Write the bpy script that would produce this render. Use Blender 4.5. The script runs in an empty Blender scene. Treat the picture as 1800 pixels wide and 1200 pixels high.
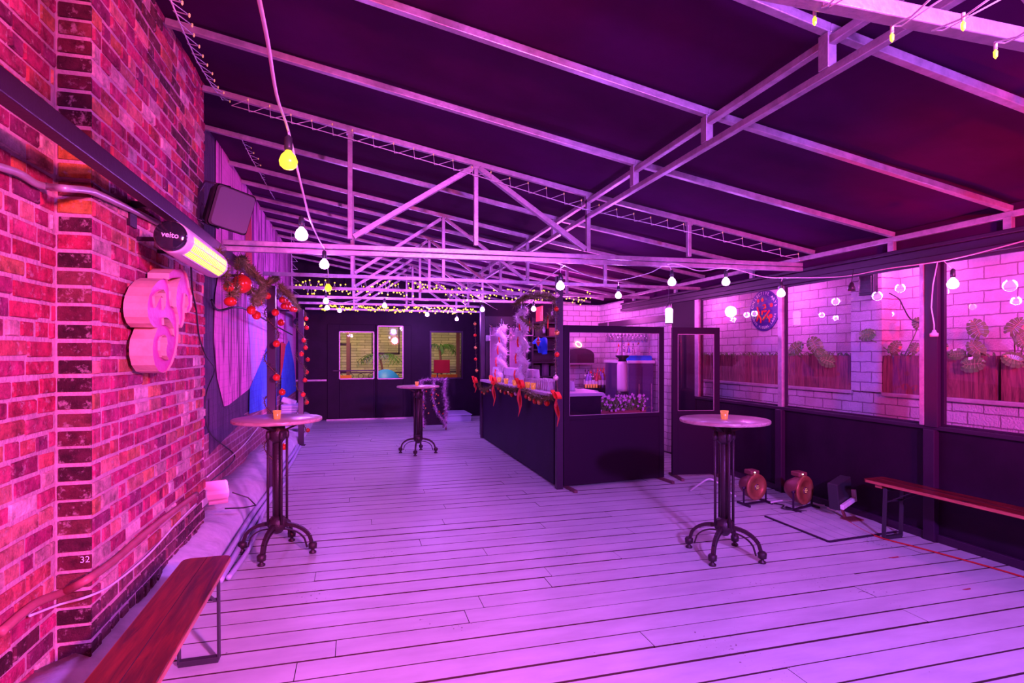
import bpy, math, random
from mathutils import Vector, Matrix
R = random.Random(7)
PI = math.pi
C = bpy.context.scene.collection
# ------------------------------------------------------------------ camera
F, VH, CH = 990.0, 622.0, 1.6
TH = math.radians(15.36)
ST, CT = math.sin(TH), math.cos(TH)
cd = bpy.data.cameras.new('camera'); cam = bpy.data.objects.new('camera', cd); C.objects.link(cam)
cam.location = (0, 0, CH); cam.rotation_euler = (PI/2, 0, -TH)
cd.sensor_width = 36; cd.lens = 36*F/1800; cd.shift_y = (VH-600)/1800; cd.clip_start = .05; cd.clip_end = 200
bpy.context.scene.camera = cam

def ray(u, v):
    t = (u-900)/F
    return Vector((ST+t*CT, CT-t*ST, -(v-VH)/F))
def PD(u, v, D): r = ray(u, v)*D; return Vector((r.x, r.y, r.z+CH))
def PX(u, v, x): return PD(u, v, x/ray(u, v).x)
def PY(u, v, y): return PD(u, v, y/ray(u, v).y)
def PZ(u, v, z): return PD(u, v, (z-CH)/ray(u, v).z)

# ------------------------------------------------------------------ mesh builder
class MB:
    def __init__(s): s.v = []; s.f = []; s.m = []; s.sm = []; s.col = None
    def add(s, vs, fs, mi=0, smooth=False):
        o = len(s.v); s.v += [Vector(p) for p in vs]
        for f in fs: s.f.append([o+i for i in f]); s.m.append(mi); s.sm.append(smooth)
        return s
    def box(s, x0, x1, y0, y1, z0, z1, mi=0):
        vs = [(x0,y0,z0),(x1,y0,z0),(x1,y1,z0),(x0,y1,z0),(x0,y0,z1),(x1,y0,z1),(x1,y1,z1),(x0,y1,z1)]
        return s.add(vs, [(3,2,1,0),(4,5,6,7),(0,1,5,4),(1,2,6,5),(2,3,7,6),(3,0,4,7)], mi)
    def obox(s, c, sx, sy, sz, M=None, mi=0):
        c = Vector(c); vs = []
        for z in (-1,1):
            for x, y in ((-1,-1),(1,-1),(1,1),(-1,1)):
                p = Vector((x*sx/2, y*sy/2, z*sz/2))
                vs.append(c+(M @ p if M else p))
        return s.add(vs, [(3,2,1,0),(4,5,6,7),(0,1,5,4),(1,2,6,5),(2,3,7,6),(3,0,4,7)], mi)
    def bar(s, p, q, w, h, up=(0,0,1), mi=0):
        p, q = Vector(p), Vector(q); d = (q-p).normalized(); up = Vector(up)
        if abs(d.dot(up)) > .98: up = Vector((0,1,0))
        a = d.cross(up).normalized(); b = a.cross(d).normalized(); vs = []
        for e in (p, q):
            for i, j in ((-1,-1),(1,-1),(1,1),(-1,1)): vs.append(e+a*(i*w/2)+b*(j*h/2))
        return s.add(vs, [(0,1,2,3),(7,6,5,4),(1,0,4,5),(2,1,5,6),(3,2,6,7),(0,3,7,4)], mi)
    def tube(s, pts, r, n=8, mi=0, caps=True):
        pts = [Vector(p) for p in pts]; N = len(pts); rr = r if isinstance(r, (list, tuple)) else [r]*N
        up = Vector((0,0,1)); vs = []; a = None
        for i, p in enumerate(pts):
            d = (pts[min(i+1,N-1)]-pts[max(i-1,0)])
            if d.length < 1e-9: d = Vector((0,0,1))
            d.normalize()
            if a is None:
                a = d.cross(up if abs(d.z) < .95 else Vector((1,0,0))).normalized()
            else:
                a = (a-d*a.dot(d)); a = a.normalized() if a.length > 1e-6 else d.orthogonal().normalized()
            b = d.cross(a)
            for k in range(n):
                t = 2*PI*k/n; vs.append(p+a*(math.cos(t)*rr[i])+b*(math.sin(t)*rr[i]))
        fs = [(i*n+k, i*n+(k+1)%n, (i+1)*n+(k+1)%n, (i+1)*n+k) for i in range(N-1) for k in range(n)]
        if caps: fs += [tuple(range(n))[::-1], tuple((N-1)*n+k for k in range(n))]
        return s.add(vs, fs, mi, True)
    def lathe(s, prof, n=24, c=(0,0,0), M=None, mi=0, arc=None):
        c = Vector(c); vs = []
        for r, z in prof:
            for k in range(n):
                t = 2*PI*k/n; p = Vector((r*math.cos(t), r*math.sin(t), z)); vs.append(c+(M @ p if M else p))
        N = len(prof)
        fs = [(i*n+k, i*n+(k+1)%n, (i+1)*n+(k+1)%n, (i+1)*n+k) for i in range(N-1) for k in range(n)]
        if prof[0][0] > 1e-5: fs.append(tuple(range(n))[::-1])
        if prof[-1][0] > 1e-5: fs.append(tuple((N-1)*n+k for k in range(n)))
        return s.add(vs, fs, mi, True)
    def sphere(s, c, r, n=16, m=10, mi=0, sc=(1,1,1)):
        return s.lathe([(max(1e-6, r*math.sin(PI*i/m)) if 0 < i < m else 1e-6, -r*math.cos(PI*i/m)) for i in range(m+1)], n, c, Matrix.Diagonal(sc), mi)
    def prism(s, poly, d, mi=0):
        poly = [Vector(p) for p in poly]; d = Vector(d); n = len(poly)
        s.add(poly+[p+d for p in poly], [tuple(range(n))[::-1], tuple(range(n, 2*n))]+[(i, (i+1)%n, n+(i+1)%n, n+i) for i in range(n)], mi)
        return s
    def strip(s, a, b, mi=0, smooth=True):          # ribbon between two point lists
        n = len(a); return s.add(list(a)+list(b), [(i, i+1, n+i+1, n+i) for i in range(n-1)], mi, smooth)
    def needles(s, pts, r, per, L, w=.0025, mi=0, rnd=R):   # tinsel around a path
        pts = [Vector(p) for p in pts]
        for i in range(len(pts)-1):
            a, b = pts[i], pts[i+1]; d = (b-a)
            k = max(1, int(d.length*per)); dn = d.normalized(); o = dn.orthogonal().normalized(); q = dn.cross(o)
            for j in range(k):
                t = rnd.random()*2*PI; base = a+d*rnd.random(); dirv = (o*math.cos(t)+q*math.sin(t)+dn*rnd.uniform(-.7,.7)).normalized()
                side = dirv.cross(dn).normalized()*w
                l = L*rnd.uniform(.6,1.15)
                s.add([base-side, base+side, base+dirv*l], [(0,1,2)], mi)
        return s
    def build(s, name, mats, parent=None, origin=None, bevel=0, kind=None, bw=2):
        me = bpy.data.meshes.new(name)
        if parent is not None:
            root = parent
            while root.parent: root = root.parent
            o = Vector(root.location) if origin is None else Vector(origin)
        elif origin is None:
            xs = [p.x for p in s.v]; ys = [p.y for p in s.v]; zs = [p.z for p in s.v]
            o = Vector(((min(xs)+max(xs))/2, (min(ys)+max(ys))/2, min(zs)))
        else: o = Vector(origin)
        me.from_pydata([tuple(p-o) for p in s.v], [], s.f)
        if not isinstance(mats, (list, tuple)): mats = [mats]
        for m in mats: me.materials.append(m)
        me.polygons.foreach_set('material_index', s.m); me.polygons.foreach_set('use_smooth', s.sm)
        me.update()
        ob = bpy.data.objects.new(name, me); C.objects.link(ob)
        if parent is not None: ob.parent = parent
        else: ob.location = o
        if bevel:
            b = ob.modifiers.new('bevel', 'BEVEL'); b.width = bevel; b.segments = bw; b.limit_method = 'ANGLE'
        if kind: ob['kind'] = kind
        return ob

def tag(o, label, cat, group=None, kind=None):
    if label: o['label'] = label
    if cat: o['category'] = cat
    if group: o['group'] = group
    if kind: o['kind'] = kind
    return o
def thing(name, loc, label, cat, group=None, rz=0):
    o = bpy.data.objects.new(name, None); C.objects.link(o); o.location = loc; o.rotation_euler = (0,0,rz); o.empty_display_size = .1
    return tag(o, label, cat, group)
def copy_tree(o, parent=None):
    c = o.copy(); C.objects.link(c); c.parent = parent
    for ch in list(o.children): copy_tree(ch, c)
    return c
L0 = Vector((0,0,0))
ORD = ['first','second','third','fourth','fifth','sixth','seventh','eighth','ninth','tenth','eleventh','twelfth','thirteenth','fourteenth','fifteenth','sixteenth']

# ------------------------------------------------------------------ materials
def nm(name):
    m = bpy.data.materials.new(name); m.use_nodes = True; nt = m.node_tree
    return m, nt, nt.nodes['Principled BSDF']
def mat(name, col, rough=.5, metal=0, noise=0, nscale=8, bump=0, bscale=40, col2=None, stretch=(1,1,1), emit=None, es=0, spec=.5, coat=0, trans=0, ior=1.45):
    m, nt, b = nm(name); N = nt.nodes; L = nt.links
    b.inputs['Base Color'].default_value = (*col, 1); b.inputs['Roughness'].default_value = rough; b.inputs['Metallic'].default_value = metal
    b.inputs['Specular IOR Level'].default_value = spec; b.inputs['Coat Weight'].default_value = coat
    b.inputs['Transmission Weight'].default_value = trans; b.inputs['IOR'].default_value = ior
    if emit: b.inputs['Emission Color'].default_value = (*emit, 1); b.inputs['Emission Strength'].default_value = es
    if noise or bump:
        tc = N.new('ShaderNodeTexCoord'); mp = N.new('ShaderNodeMapping'); mp.inputs['Scale'].default_value = stretch
        L.new(tc.outputs['Object'], mp.inputs['Vector'])
    if noise:
        t = N.new('ShaderNodeTexNoise'); t.inputs['Scale'].default_value = nscale; t.inputs['Detail'].default_value = 6; t.inputs['Roughness'].default_value = .65
        L.new(mp.outputs[0], t.inputs['Vector'])
        r = N.new('ShaderNodeMapRange'); r.inputs['From Min'].default_value = .35; r.inputs['From Max'].default_value = .68
        L.new(t.outputs['Fac'], r.inputs['Value'])
        mx = N.new('ShaderNodeMix'); mx.data_type = 'RGBA'
        c2 = col2 if col2 else tuple(c*(1-noise) for c in col)
        mx.inputs['A'].default_value = (*col, 1); mx.inputs['B'].default_value = (*c2, 1)
        L.new(r.outputs[0], mx.inputs['Factor']); L.new(mx.outputs['Result'], b.inputs['Base Color'])
    if bump:
        t2 = N.new('ShaderNodeTexNoise'); t2.inputs['Scale'].default_value = bscale; t2.inputs['Detail'].default_value = 4
        L.new(mp.outputs[0], t2.inputs['Vector'])
        bp = N.new('ShaderNodeBump'); bp.inputs['Strength'].default_value = bump; bp.inputs['Distance'].default_value = .01
        L.new(t2.outputs['Fac'], bp.inputs['Height']); L.new(bp.outputs[0], b.inputs['Normal'])
    return m
def glow(name, col, s, base=(.8,.8,.8)):
    return mat(name, base, .3, emit=col, es=s)
def glassy(name, tint=(1,1,1), refl=.08, rough=.02):     # thin pane: lets light straight through, mirrors a little
    m = bpy.data.materials.new(name); m.use_nodes = True; nt = m.node_tree; N = nt.nodes; N.clear()
    o = N.new('ShaderNodeOutputMaterial'); t = N.new('ShaderNodeBsdfTransparent'); g = N.new('ShaderNodeBsdfGlossy'); mx = N.new('ShaderNodeMixShader')
    lw = N.new('ShaderNodeFresnel'); lw.inputs['IOR'].default_value = 1.45
    ma = N.new('ShaderNodeMath'); ma.operation = 'MULTIPLY_ADD'; ma.inputs[1].default_value = 1.0; ma.inputs[2].default_value = refl
    t.inputs['Color'].default_value = (*tint, 1); g.inputs['Roughness'].default_value = rough; g.inputs['Color'].default_value = (1,1,1,1)
    ge = N.new('ShaderNodeNewGeometry'); iv = N.new('ShaderNodeMath'); iv.operation = 'SUBTRACT'; iv.inputs[0].default_value = 1; nt.links.new(ge.outputs['Backfacing'], iv.inputs[1])
    ml = N.new('ShaderNodeMath'); ml.operation = 'MULTIPLY'; nt.links.new(ma.outputs[0], ml.inputs[0]); nt.links.new(iv.outputs[0], ml.inputs[1])
    nt.links.new(lw.outputs[0], ma.inputs[0]); nt.links.new(ml.outputs[0], mx.inputs[0]); nt.links.new(t.outputs[0], mx.inputs[1]); nt.links.new(g.outputs[0], mx.inputs[2]); nt.links.new(mx.outputs[0], o.inputs[0])
    return m
def brickmat(name, c1, c2, mortar, bw, bh, ms=.012, axis='YZ', rough=.8, bump=.6, noise=.35, offs=(0,0), streak=False, dirt=None):
    m, nt, b = nm(name); N = nt.nodes; L = nt.links
    tc = N.new('ShaderNodeTexCoord'); sp = N.new('ShaderNodeSeparateXYZ'); cb = N.new('ShaderNodeCombineXYZ')
    geo = N.new('ShaderNodeNewGeometry')
    L.new(geo.outputs['Position'], sp.inputs[0])
    L.new(sp.outputs['Y' if axis == 'YZ' else 'X'], cb.inputs['X']); L.new(sp.outputs['Z'], cb.inputs['Y'])
    n0 = N.new('ShaderNodeTexNoise'); n0.inputs['Scale'].default_value = 14; n0.inputs['Detail'].default_value = 3; L.new(geo.outputs['Position'], n0.inputs['Vector'])
    ad = N.new('ShaderNodeVectorMath'); ad.operation = 'MULTIPLY_ADD'; ad.inputs[1].default_value = (.018,.018,0)
    L.new(n0.outputs['Color'], ad.inputs[0]); L.new(cb.outputs[0], ad.inputs[2])
    br = N.new('ShaderNodeTexBrick'); br.inputs['Scale'].default_value = 1; br.inputs['Brick Width'].default_value = bw; br.inputs['Row Height'].default_value = bh
    br.inputs['Mortar Size'].default_value = ms; br.inputs['Mortar Smooth'].default_value = .25; br.inputs['Bias'].default_value = 0
    br.inputs['Color1'].default_value = (*c1,1); br.inputs['Color2'].default_value = (*c2,1); br.inputs['Mortar'].default_value = (*mortar,1)
    L.new(ad.outputs[0], br.inputs['Vector'])
    n1 = N.new('ShaderNodeTexNoise'); n1.inputs['Scale'].default_value = 9; n1.inputs['Detail'].default_value = 8; n1.inputs['Roughness'].default_value = .7; L.new(geo.outputs['Position'], n1.inputs['Vector'])
    rg = N.new('ShaderNodeMapRange'); rg.inputs['From Min'].default_value = .35; rg.inputs['From Max'].default_value = .7; rg.inputs['To Min'].default_value = 1; rg.inputs['To Max'].default_value = 1-noise
    L.new(n1.outputs['Fac'], rg.inputs['Value'])
    mx = N.new('ShaderNodeMix'); mx.data_type = 'RGBA'; mx.blend_type = 'MULTIPLY'; mx.inputs['Factor'].default_value = 1
    L.new(br.outputs['Color'], mx.inputs['A']); L.new(rg.outputs[0], mx.inputs['B']); L.new(mx.outputs['Result'], b.inputs['Base Color'])
    b.inputs['Roughness'].default_value = rough
    inv = N.new('ShaderNodeMath'); inv.operation = 'MULTIPLY_ADD'; inv.inputs[1].default_value = -1; L.new(br.outputs['Fac'], inv.inputs[0])
    n2 = N.new('ShaderNodeTexNoise'); n2.inputs['Scale'].default_value = 60; n2.inputs['Detail'].default_value = 4; L.new(geo.outputs['Position'], n2.inputs['Vector'])
    L.new(n2.outputs['Fac'], inv.inputs[2])
    bp = N.new('ShaderNodeBump'); bp.inputs['Strength'].default_value = bump; bp.inputs['Distance'].default_value = .012
    L.new(inv.outputs[0], bp.inputs['Height']); L.new(bp.outputs[0], b.inputs['Normal'])
    return m

M = {}
M['galv'] = mat('galvanised_steel', (.60,.46,.54), .38, .55, noise=.35, nscale=14, stretch=(1,1,1), bump=.15, bscale=60)
M['black_steel'] = mat('black_painted_steel', (.03,.006,.032), .4, 0, bump=.1, bscale=50)
M['black_paint'] = mat('black_painted_board', (.020,.003,.022), .5, 0, spec=.22, noise=.4, nscale=2.5, bump=.12, bscale=30)
M['fabric'] = mat('roof_canvas', (.062,.003,.058), .9, 0, spec=.08, noise=.3, nscale=1.4, bump=.5, bscale=1.6)
M['cast_iron'] = mat('black_cast_iron', (.045,.018,.03), .42, .3, bump=.3, bscale=90)
M['white_enamel'] = mat('white_enamel', (.75,.72,.72), .35)
M['black_plastic'] = mat('black_plastic', (.03,.028,.035), .35)
M['grey_plastic'] = mat('grey_plastic', (.55,.5,.52), .5)
M['white_plastic'] = mat('white_plastic', (.8,.78,.8), .4)
M['concrete'] = mat('painted_concrete_ledge', (.74,.74,.80), .7, 0, noise=.3, nscale=6, bump=.7, bscale=14)
M['conduit'] = mat('metal_conduit', (.6,.55,.6), .35, .4, noise=.2)
M['pipe_paint'] = mat('painted_pipe', (.5,.5,.68), .5)
M['pipe_red'] = mat('brick_red_painted_conduit', (.5,.12,.16), .5, noise=.3)
M['cable_white'] = mat('white_cable', (.75,.7,.72), .5)
M['cable_black'] = mat('black_cable', (.02,.02,.022), .5)
M['red_cable'] = mat('red_cable', (.5,.02,.02), .5)
M['red_ball'] = mat('shiny_red_bauble', (.70,.045,.02), .2, .25, emit=(.9,.06,.01), es=0)
M['gold_ball'] = mat('shiny_gold_bauble', (.9,.5,.12), .2, .7)
M['silver_ball'] = mat('pale_pink_bauble', (.85,.6,.6), .2, .5)
M['brass'] = mat('brass_cap', (.8,.6,.3), .3, .9)
M['tinsel_green'] = mat('green_tinsel', (.08,.14,.03), .35, .1, noise=.5, nscale=60, col2=(.26,.22,.08))
M['tinsel_white'] = mat('white_tinsel', (.9,.85,.9), .3, 0)
M['tinsel_pink'] = mat('pink_tinsel', (.9,.6,.85), .3, .1)
M['tinsel_wood'] = mat('dark_red_garland_base', (.16,.05,.06), .6)
M['ribbon'] = mat('red_ribbon', (.9,.05,.02), .55, bump=.2, bscale=200)
M['orange_glass'] = None
M['flame'] = glow('candle_flame', (1,.45,.05), 14)
M['wax'] = glow('glowing_wax', (1,.4,.06), 1.6, (.9,.7,.5))
M['bulb_purple'] = glow('violet_lit_bulb', (.9,.35,1.0), 7)
M['bulb_warm'] = glow('amber_lit_bulb', (1,.5,.02), 3.2, (.3,.15,.02))
M['fairy'] = glow('yellow_fairy_bulb', (1,.62,.03), 2.6, (.5,.3,.05))
M['fairy_dim'] = glow('small_fairy_bulb', (1,.35,.12), .5, (.5,.3,.2))
M['glass'] = glassy('window_glass', (.96,.94,.97), .02)
M['glass2'] = glassy('screen_glass', (.9,.86,.92), .015)
M['clear_plastic'] = glassy('clear_plastic_cup', (.78,.74,.8), .22, .12)
M['clear_glass'] = glassy('clear_drinking_glass', (.72,.7,.75), .2, .05)
M['leaf'] = mat('monstera_leaf', (.12,.36,.07), .25, noise=.5, nscale=12, col2=(.16,.18,.08))
M['leaf_rib'] = mat('pale_leaf_rib', (.5,.4,.2), .5)
M['leaf2'] = mat('small_green_leaf', (.22,.38,.10), .5, noise=.4)
M['flower'] = mat('pale_pink_flower', (.85,.45,.75), .6)
M['shelf_black'] = mat('black_shelving', (.022,.01,.026), .45)
M['stain'] = mat('red_paint_stain', (.35,.03,.05), .7)
M['paper_white'] = mat('white_lettering', (.85,.82,.85), .6)
M['blue_fur'] = mat('blue_plush', (.02,.12,.75), .9)
M['orange_paint'] = mat('orange_painted_wood', (.85,.22,.03), .6)
M['blue_paint'] = mat('blue_painted_metal', (.02,.2,.8), .5)
M['copper'] = mat('copper_lens_ring', (.45,.17,.08), .35, .4, noise=.3, nscale=20)
M['lens'] = mat('ridged_lens', (.16,.07,.1), .15, .3, bump=.4, bscale=60)
M['led_white'] = glow('indicator_light', (1,.9,1), 8)

def woodmat(name, c1, c2, axis='Y', rough=.3, coat=.3, scale=1.0, bump=.15):
    m, nt, b = nm(name); N = nt.nodes; L = nt.links
    tc = N.new('ShaderNodeTexCoord'); mp = N.new('ShaderNodeMapping')
    sc = {'X': (1.2,14,14), 'Y': (14,1.2,14), 'Z': (14,14,1.2)}[axis]
    mp.inputs['Scale'].default_value = tuple(k*scale for k in sc); L.new(tc.outputs['Object'], mp.inputs['Vector'])
    n = N.new('ShaderNodeTexNoise'); n.inputs['Scale'].default_value = 1.6; n.inputs['Detail'].default_value = 8; n.inputs['Roughness'].default_value = .65; n.inputs['Distortion'].default_value = 1.5
    L.new(mp.outputs[0], n.inputs['Vector'])
    r = N.new('ShaderNodeValToRGB'); r.color_ramp.elements[0].position = .35; r.color_ramp.elements[0].color = (*c2,1); r.color_ramp.elements[1].position = .66; r.color_ramp.elements[1].color = (*c1,1)
    L.new(n.outputs['Fac'], r.inputs[0]); L.new(r.outputs[0], b.inputs['Base Color'])
    b.inputs['Roughness'].default_value = rough; b.inputs['Coat Weight'].default_value = coat; b.inputs['Coat Roughness'].default_value = .15
    bp = N.new('ShaderNodeBump'); bp.inputs['Strength'].default_value = bump; bp.inputs['Distance'].default_value = .01; L.new(n.outputs['Fac'], bp.inputs['Height']); L.new(bp.outputs[0], b.inputs['Normal'])
    return m
M['bench_wood'] = woodmat('varnished_red_brown_wood', (.22,.02,.010), (.02,.003,.003), 'Y', .28, .35)
M['bench_edge'] = woodmat('lighter_bench_edge', (.55,.16,.1), (.3,.06,.04), 'Y', .35, .3)
M['table_wood'] = woodmat('weathered_table_wood', (.62,.42,.38), (.36,.18,.16), 'X', .35, .3)
M['planter_wood'] = woodmat('stained_planter_wood', (.42,.12,.12), (.10,.025,.03), 'Z', .6, 0)
M['crate_wood'] = woodmat('red_crate_wood', (.45,.12,.1), (.2,.05,.05), 'X', .6, 0)

# deck boards: pale paint with worn spots
def deckmat():
    m, nt, b = nm('pale_painted_deck'); N = nt.nodes; L = nt.links
    geo = N.new('ShaderNodeNewGeometry')
    mp = N.new('ShaderNodeMapping'); mp.inputs['Scale'].default_value = (.9,3,1); L.new(geo.outputs['Position'], mp.inputs['Vector'])
    n = N.new('ShaderNodeTexNoise'); n.inputs['Scale'].default_value = 2.2; n.inputs['Detail'].default_value = 7; n.inputs['Roughness'].default_value = .6; L.new(mp.outputs[0], n.inputs['Vector'])
    r = N.new('ShaderNodeMapRange'); r.inputs['From Min'].default_value = .3; r.inputs['From Max'].default_value = .75; L.new(n.outputs['Fac'], r.inputs['Value'])
    mx = N.new('ShaderNodeMix'); mx.data_type = 'RGBA'; mx.inputs['A'].default_value = (.60,.68,.62,1); mx.inputs['B'].default_value = (.44,.48,.46,1)
    L.new(r.outputs[0], mx.inputs['Factor'])
    # chips
    v = N.new('ShaderNodeTexNoise'); v.inputs['Scale'].default_value = 42; v.inputs['Detail'].default_value = 3; L.new(geo.outputs['Position'], v.inputs['Vector'])
    v2 = N.new('ShaderNodeTexNoise'); v2.inputs['Scale'].default_value = 1.7; v2.inputs['Detail'].default_value = 2; L.new(geo.outputs['Position'], v2.inputs['Vector'])
    ml = N.new('ShaderNodeMath'); ml.operation = 'MULTIPLY'; L.new(v.outputs['Fac'], ml.inputs[0]); L.new(v2.outputs['Fac'], ml.inputs[1])
    rr = N.new('ShaderNodeMapRange'); rr.inputs['From Min'].default_value = .435; rr.inputs['From Max'].default_value = .46; L.new(ml.outputs[0], rr.inputs['Value'])
    m2 = N.new('ShaderNodeMix'); m2.data_type = 'RGBA'; m2.inputs['B'].default_value = (.09,.04,.05,1); L.new(mx.outputs['Result'], m2.inputs['A']); L.new(rr.outputs[0], m2.inputs['Factor'])
    L.new(m2.outputs['Result'], b.inputs['Base Color']); b.inputs['Roughness'].default_value = .38; b.inputs['Specular IOR Level'].default_value = .5
    bp = N.new('ShaderNodeBump'); bp.inputs['Strength'].default_value = .12; bp.inputs['Distance'].default_value = .01
    n3 = N.new('ShaderNodeTexNoise'); n3.inputs['Scale'].default_value = 9; n3.inputs['Detail'].default_value = 5; L.new(mp.outputs[0], n3.inputs['Vector'])
    L.new(n3.outputs['Fac'], bp.inputs['Height']); L.new(bp.outputs[0], b.inputs['Normal'])
    return m
M['deck'] = deckmat()
M['deck_under'] = mat('dark_under_deck', (.03,.02,.03), .9)

def tintmat(name, rough=.8, bump=.8, noise=.62, spec=.3):     # colour comes per brick from the mesh attribute "tint"
    m, nt, b = nm(name); N = nt.nodes; L = nt.links
    at = N.new('ShaderNodeAttribute'); at.attribute_name = 'tint'
    geo = N.new('ShaderNodeNewGeometry')
    n = N.new('ShaderNodeTexNoise'); n.inputs['Scale'].default_value = 13; n.inputs['Detail'].default_value = 8; n.inputs['Roughness'].default_value = .72; L.new(geo.outputs['Position'], n.inputs['Vector'])
    r = N.new('ShaderNodeMapRange'); r.inputs['From Min'].default_value = .4; r.inputs['From Max'].default_value = .66; r.inputs['To Min'].default_value = 1.12; r.inputs['To Max'].default_value = 1-noise
    L.new(n.outputs['Fac'], r.inputs['Value'])
    mx = N.new('ShaderNodeMix'); mx.data_type = 'RGBA'; mx.blend_type = 'MULTIPLY'; mx.inputs['Factor'].default_value = 1
    L.new(at.outputs['Color'], mx.inputs['A']); L.new(r.outputs[0], mx.inputs['B'])
    # pale mortar smears
    n4 = N.new('ShaderNodeTexNoise'); n4.inputs['Scale'].default_value = 24; n4.inputs['Detail'].default_value = 6; n4.inputs['Roughness'].default_value = .7; L.new(geo.outputs['Position'], n4.inputs['Vector'])
    r4 = N.new('ShaderNodeMapRange'); r4.inputs['From Min'].default_value = .56; r4.inputs['From Max'].default_value = .66; r4.inputs['To Max'].default_value = .55; L.new(n4.outputs['Fac'], r4.inputs['Value'])
    m4 = N.new('ShaderNodeMix'); m4.data_type = 'RGBA'; m4.inputs['B'].default_value = (.6,.36,.4,1); L.new(r4.outputs[0], m4.inputs['Factor']); L.new(mx.outputs['Result'], m4.inputs['A'])
    L.new(m4.outputs['Result'], b.inputs['Base Color'])
    b.inputs['Roughness'].default_value = rough; b.inputs['Specular IOR Level'].default_value = spec
    n2 = N.new('ShaderNodeTexNoise'); n2.inputs['Scale'].default_value = 38; n2.inputs['Detail'].default_value = 6; n2.inputs['Roughness'].default_value = .7; L.new(geo.outputs['Position'], n2.inputs['Vector'])
    bp = N.new('ShaderNodeBump'); bp.inputs['Strength'].default_value = bump; bp.inputs['Distance'].default_value = .012; L.new(n2.outputs['Fac'], bp.inputs['Height']); L.new(bp.outputs[0], b.inputs['Normal'])
    return m
M['brick'] = tintmat('red_brick')
M['mortar'] = mat('pale_mortar', (.64,.36,.44), .9, 0, noise=.3, nscale=10, bump=.8, bscale=50)
M['white_brick'] = brickmat('white_painted_brick', (.80,.74,.78), (.68,.60,.66), (.32,.24,.28), .27, .109, .006, 'YZ', .6, .9, .18)
M['white_brick_x'] = brickmat('white_painted_brick_back', (.80,.74,.78), (.68,.60,.66), (.32,.24,.28), .27, .109, .006, 'XZ', .6, .9, .18)
M['coping'] = mat('painted_stone_coping', (.6,.48,.52), .7, noise=.3, nscale=9, bump=.3)
def muralmat(name, c1, c2, streak=(10,10,1.2), thr=(.45,.55)):
    m = brickmat(name, c1, c1, tuple(k*.92 for k in c1), .21, .083, .006, 'YZ', .75, .5, .15)
    nt = m.node_tree; N = nt.nodes; L = nt.links; b = N['Principled BSDF']
    src = b.inputs['Base Color'].links[0].from_socket
    geo = N.new('ShaderNodeNewGeometry'); mp = N.new('ShaderNodeMapping'); mp.inputs['Scale'].default_value = streak; L.new(geo.outputs['Position'], mp.inputs['Vector'])
    n = N.new('ShaderNodeTexNoise'); n.inputs['Scale'].default_value = .9; n.inputs['Detail'].default_value = 4; n.inputs['Distortion'].default_value = 2; L.new(mp.outputs[0], n.inputs['Vector'])
    r = N.new('ShaderNodeMapRange'); r.inputs['From Min'].default_value = thr[0]; r.inputs['From Max'].default_value = thr[1]; L.new(n.outputs['Fac'], r.inputs['Value'])
    mx = N.new('ShaderNodeMix'); mx.data_type = 'RGBA'; mx.inputs['B'].default_value = (*c2,1); L.new(src, mx.inputs['A']); L.new(r.outputs[0], mx.inputs['Factor']); L.new(mx.outputs['Result'], b.inputs['Base Color'])
    return m
M['mural_dark'] = muralmat('dark_painted_brick', (.10,.045,.12), (.05,.02,.07))
M['mural_pink'] = muralmat('pink_mural_paint', (.92,.24,.62), (.22,.02,.14), (5,5,.55), (.50,.60))
M['mural_lilac'] = muralmat('lilac_mural_paint', (.62,.5,.8), (.8,.35,.7), (4,4,1.4), (.45,.6))
M['mural_blue'] = muralmat('blue_mural_paint', (.06,.22,.85), (.04,.12,.7), (3,3,2), (.45,.6))
M['mural_red'] = muralmat('red_mural_paint', (.75,.06,.06), (.6,.05,.08), (4,4,2))
M['mural_low'] = brickmat('rose_brick_below_mural', (.38,.12,.18), (.26,.08,.13), (.5,.3,.36), .21, .083, .01, 'YZ', .8, .7, .3)
M['siding'] = brickmat('yellow_lit_siding', (.80,.72,.46), (.50,.46,.32), (.2,.18,.1), .5, .09, .008, 'XZ', .7, .4, .2)
M['plaster_purple'] = mat('satin_panel', (.5,.32,.5), .3, 0, noise=.3, nscale=2)

M['bar_front'] = mat('dark_bar_front', (.020,.003,.034), .5, spec=.2, noise=.4, nscale=2, bump=.1)
M['counter_top'] = mat('pale_counter_top', (.6,.5,.58), .35)
M['cup'] = mat('frosted_plastic_cup', (.85,.72,.82), .2, trans=.25, spec=.8)
M['cooler'] = mat('dark_violet_enamel', (.10,.06,.16), .35)
M['sign_violet'] = mat('violet_sign_enamel', (.05,.015,.26), .4)
M['neon'] = glow('yellow_neon_tube', (1,.75,.3), 5); M['neon'].cycles.emission_sampling = 'NONE'
M['deck_edge'] = mat('bare_board_edge', (.05,.02,.02), .9)
M['flood_shell'] = mat('cream_lamp_shell', (.72,.36,.44), .45)
for k in ('fairy','fairy_dim','flame','wax','led_white','bulb_purple','bulb_warm'):
    M[k].cycles.emission_sampling = 'NONE'
# ================================================================== SETTING
XL0, XL1, XM, XR = -1.35, -1.21, -1.42, 4.78       # recess, pier, mural wall, right wall
Y1, Y2, YB = 3.08, 5.1, 14.3
def zr(x): return 3.10-.182*(x-2.14) if x < 2.14 else 3.10-.163*(x-2.14)   # underside of the rafters
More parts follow.
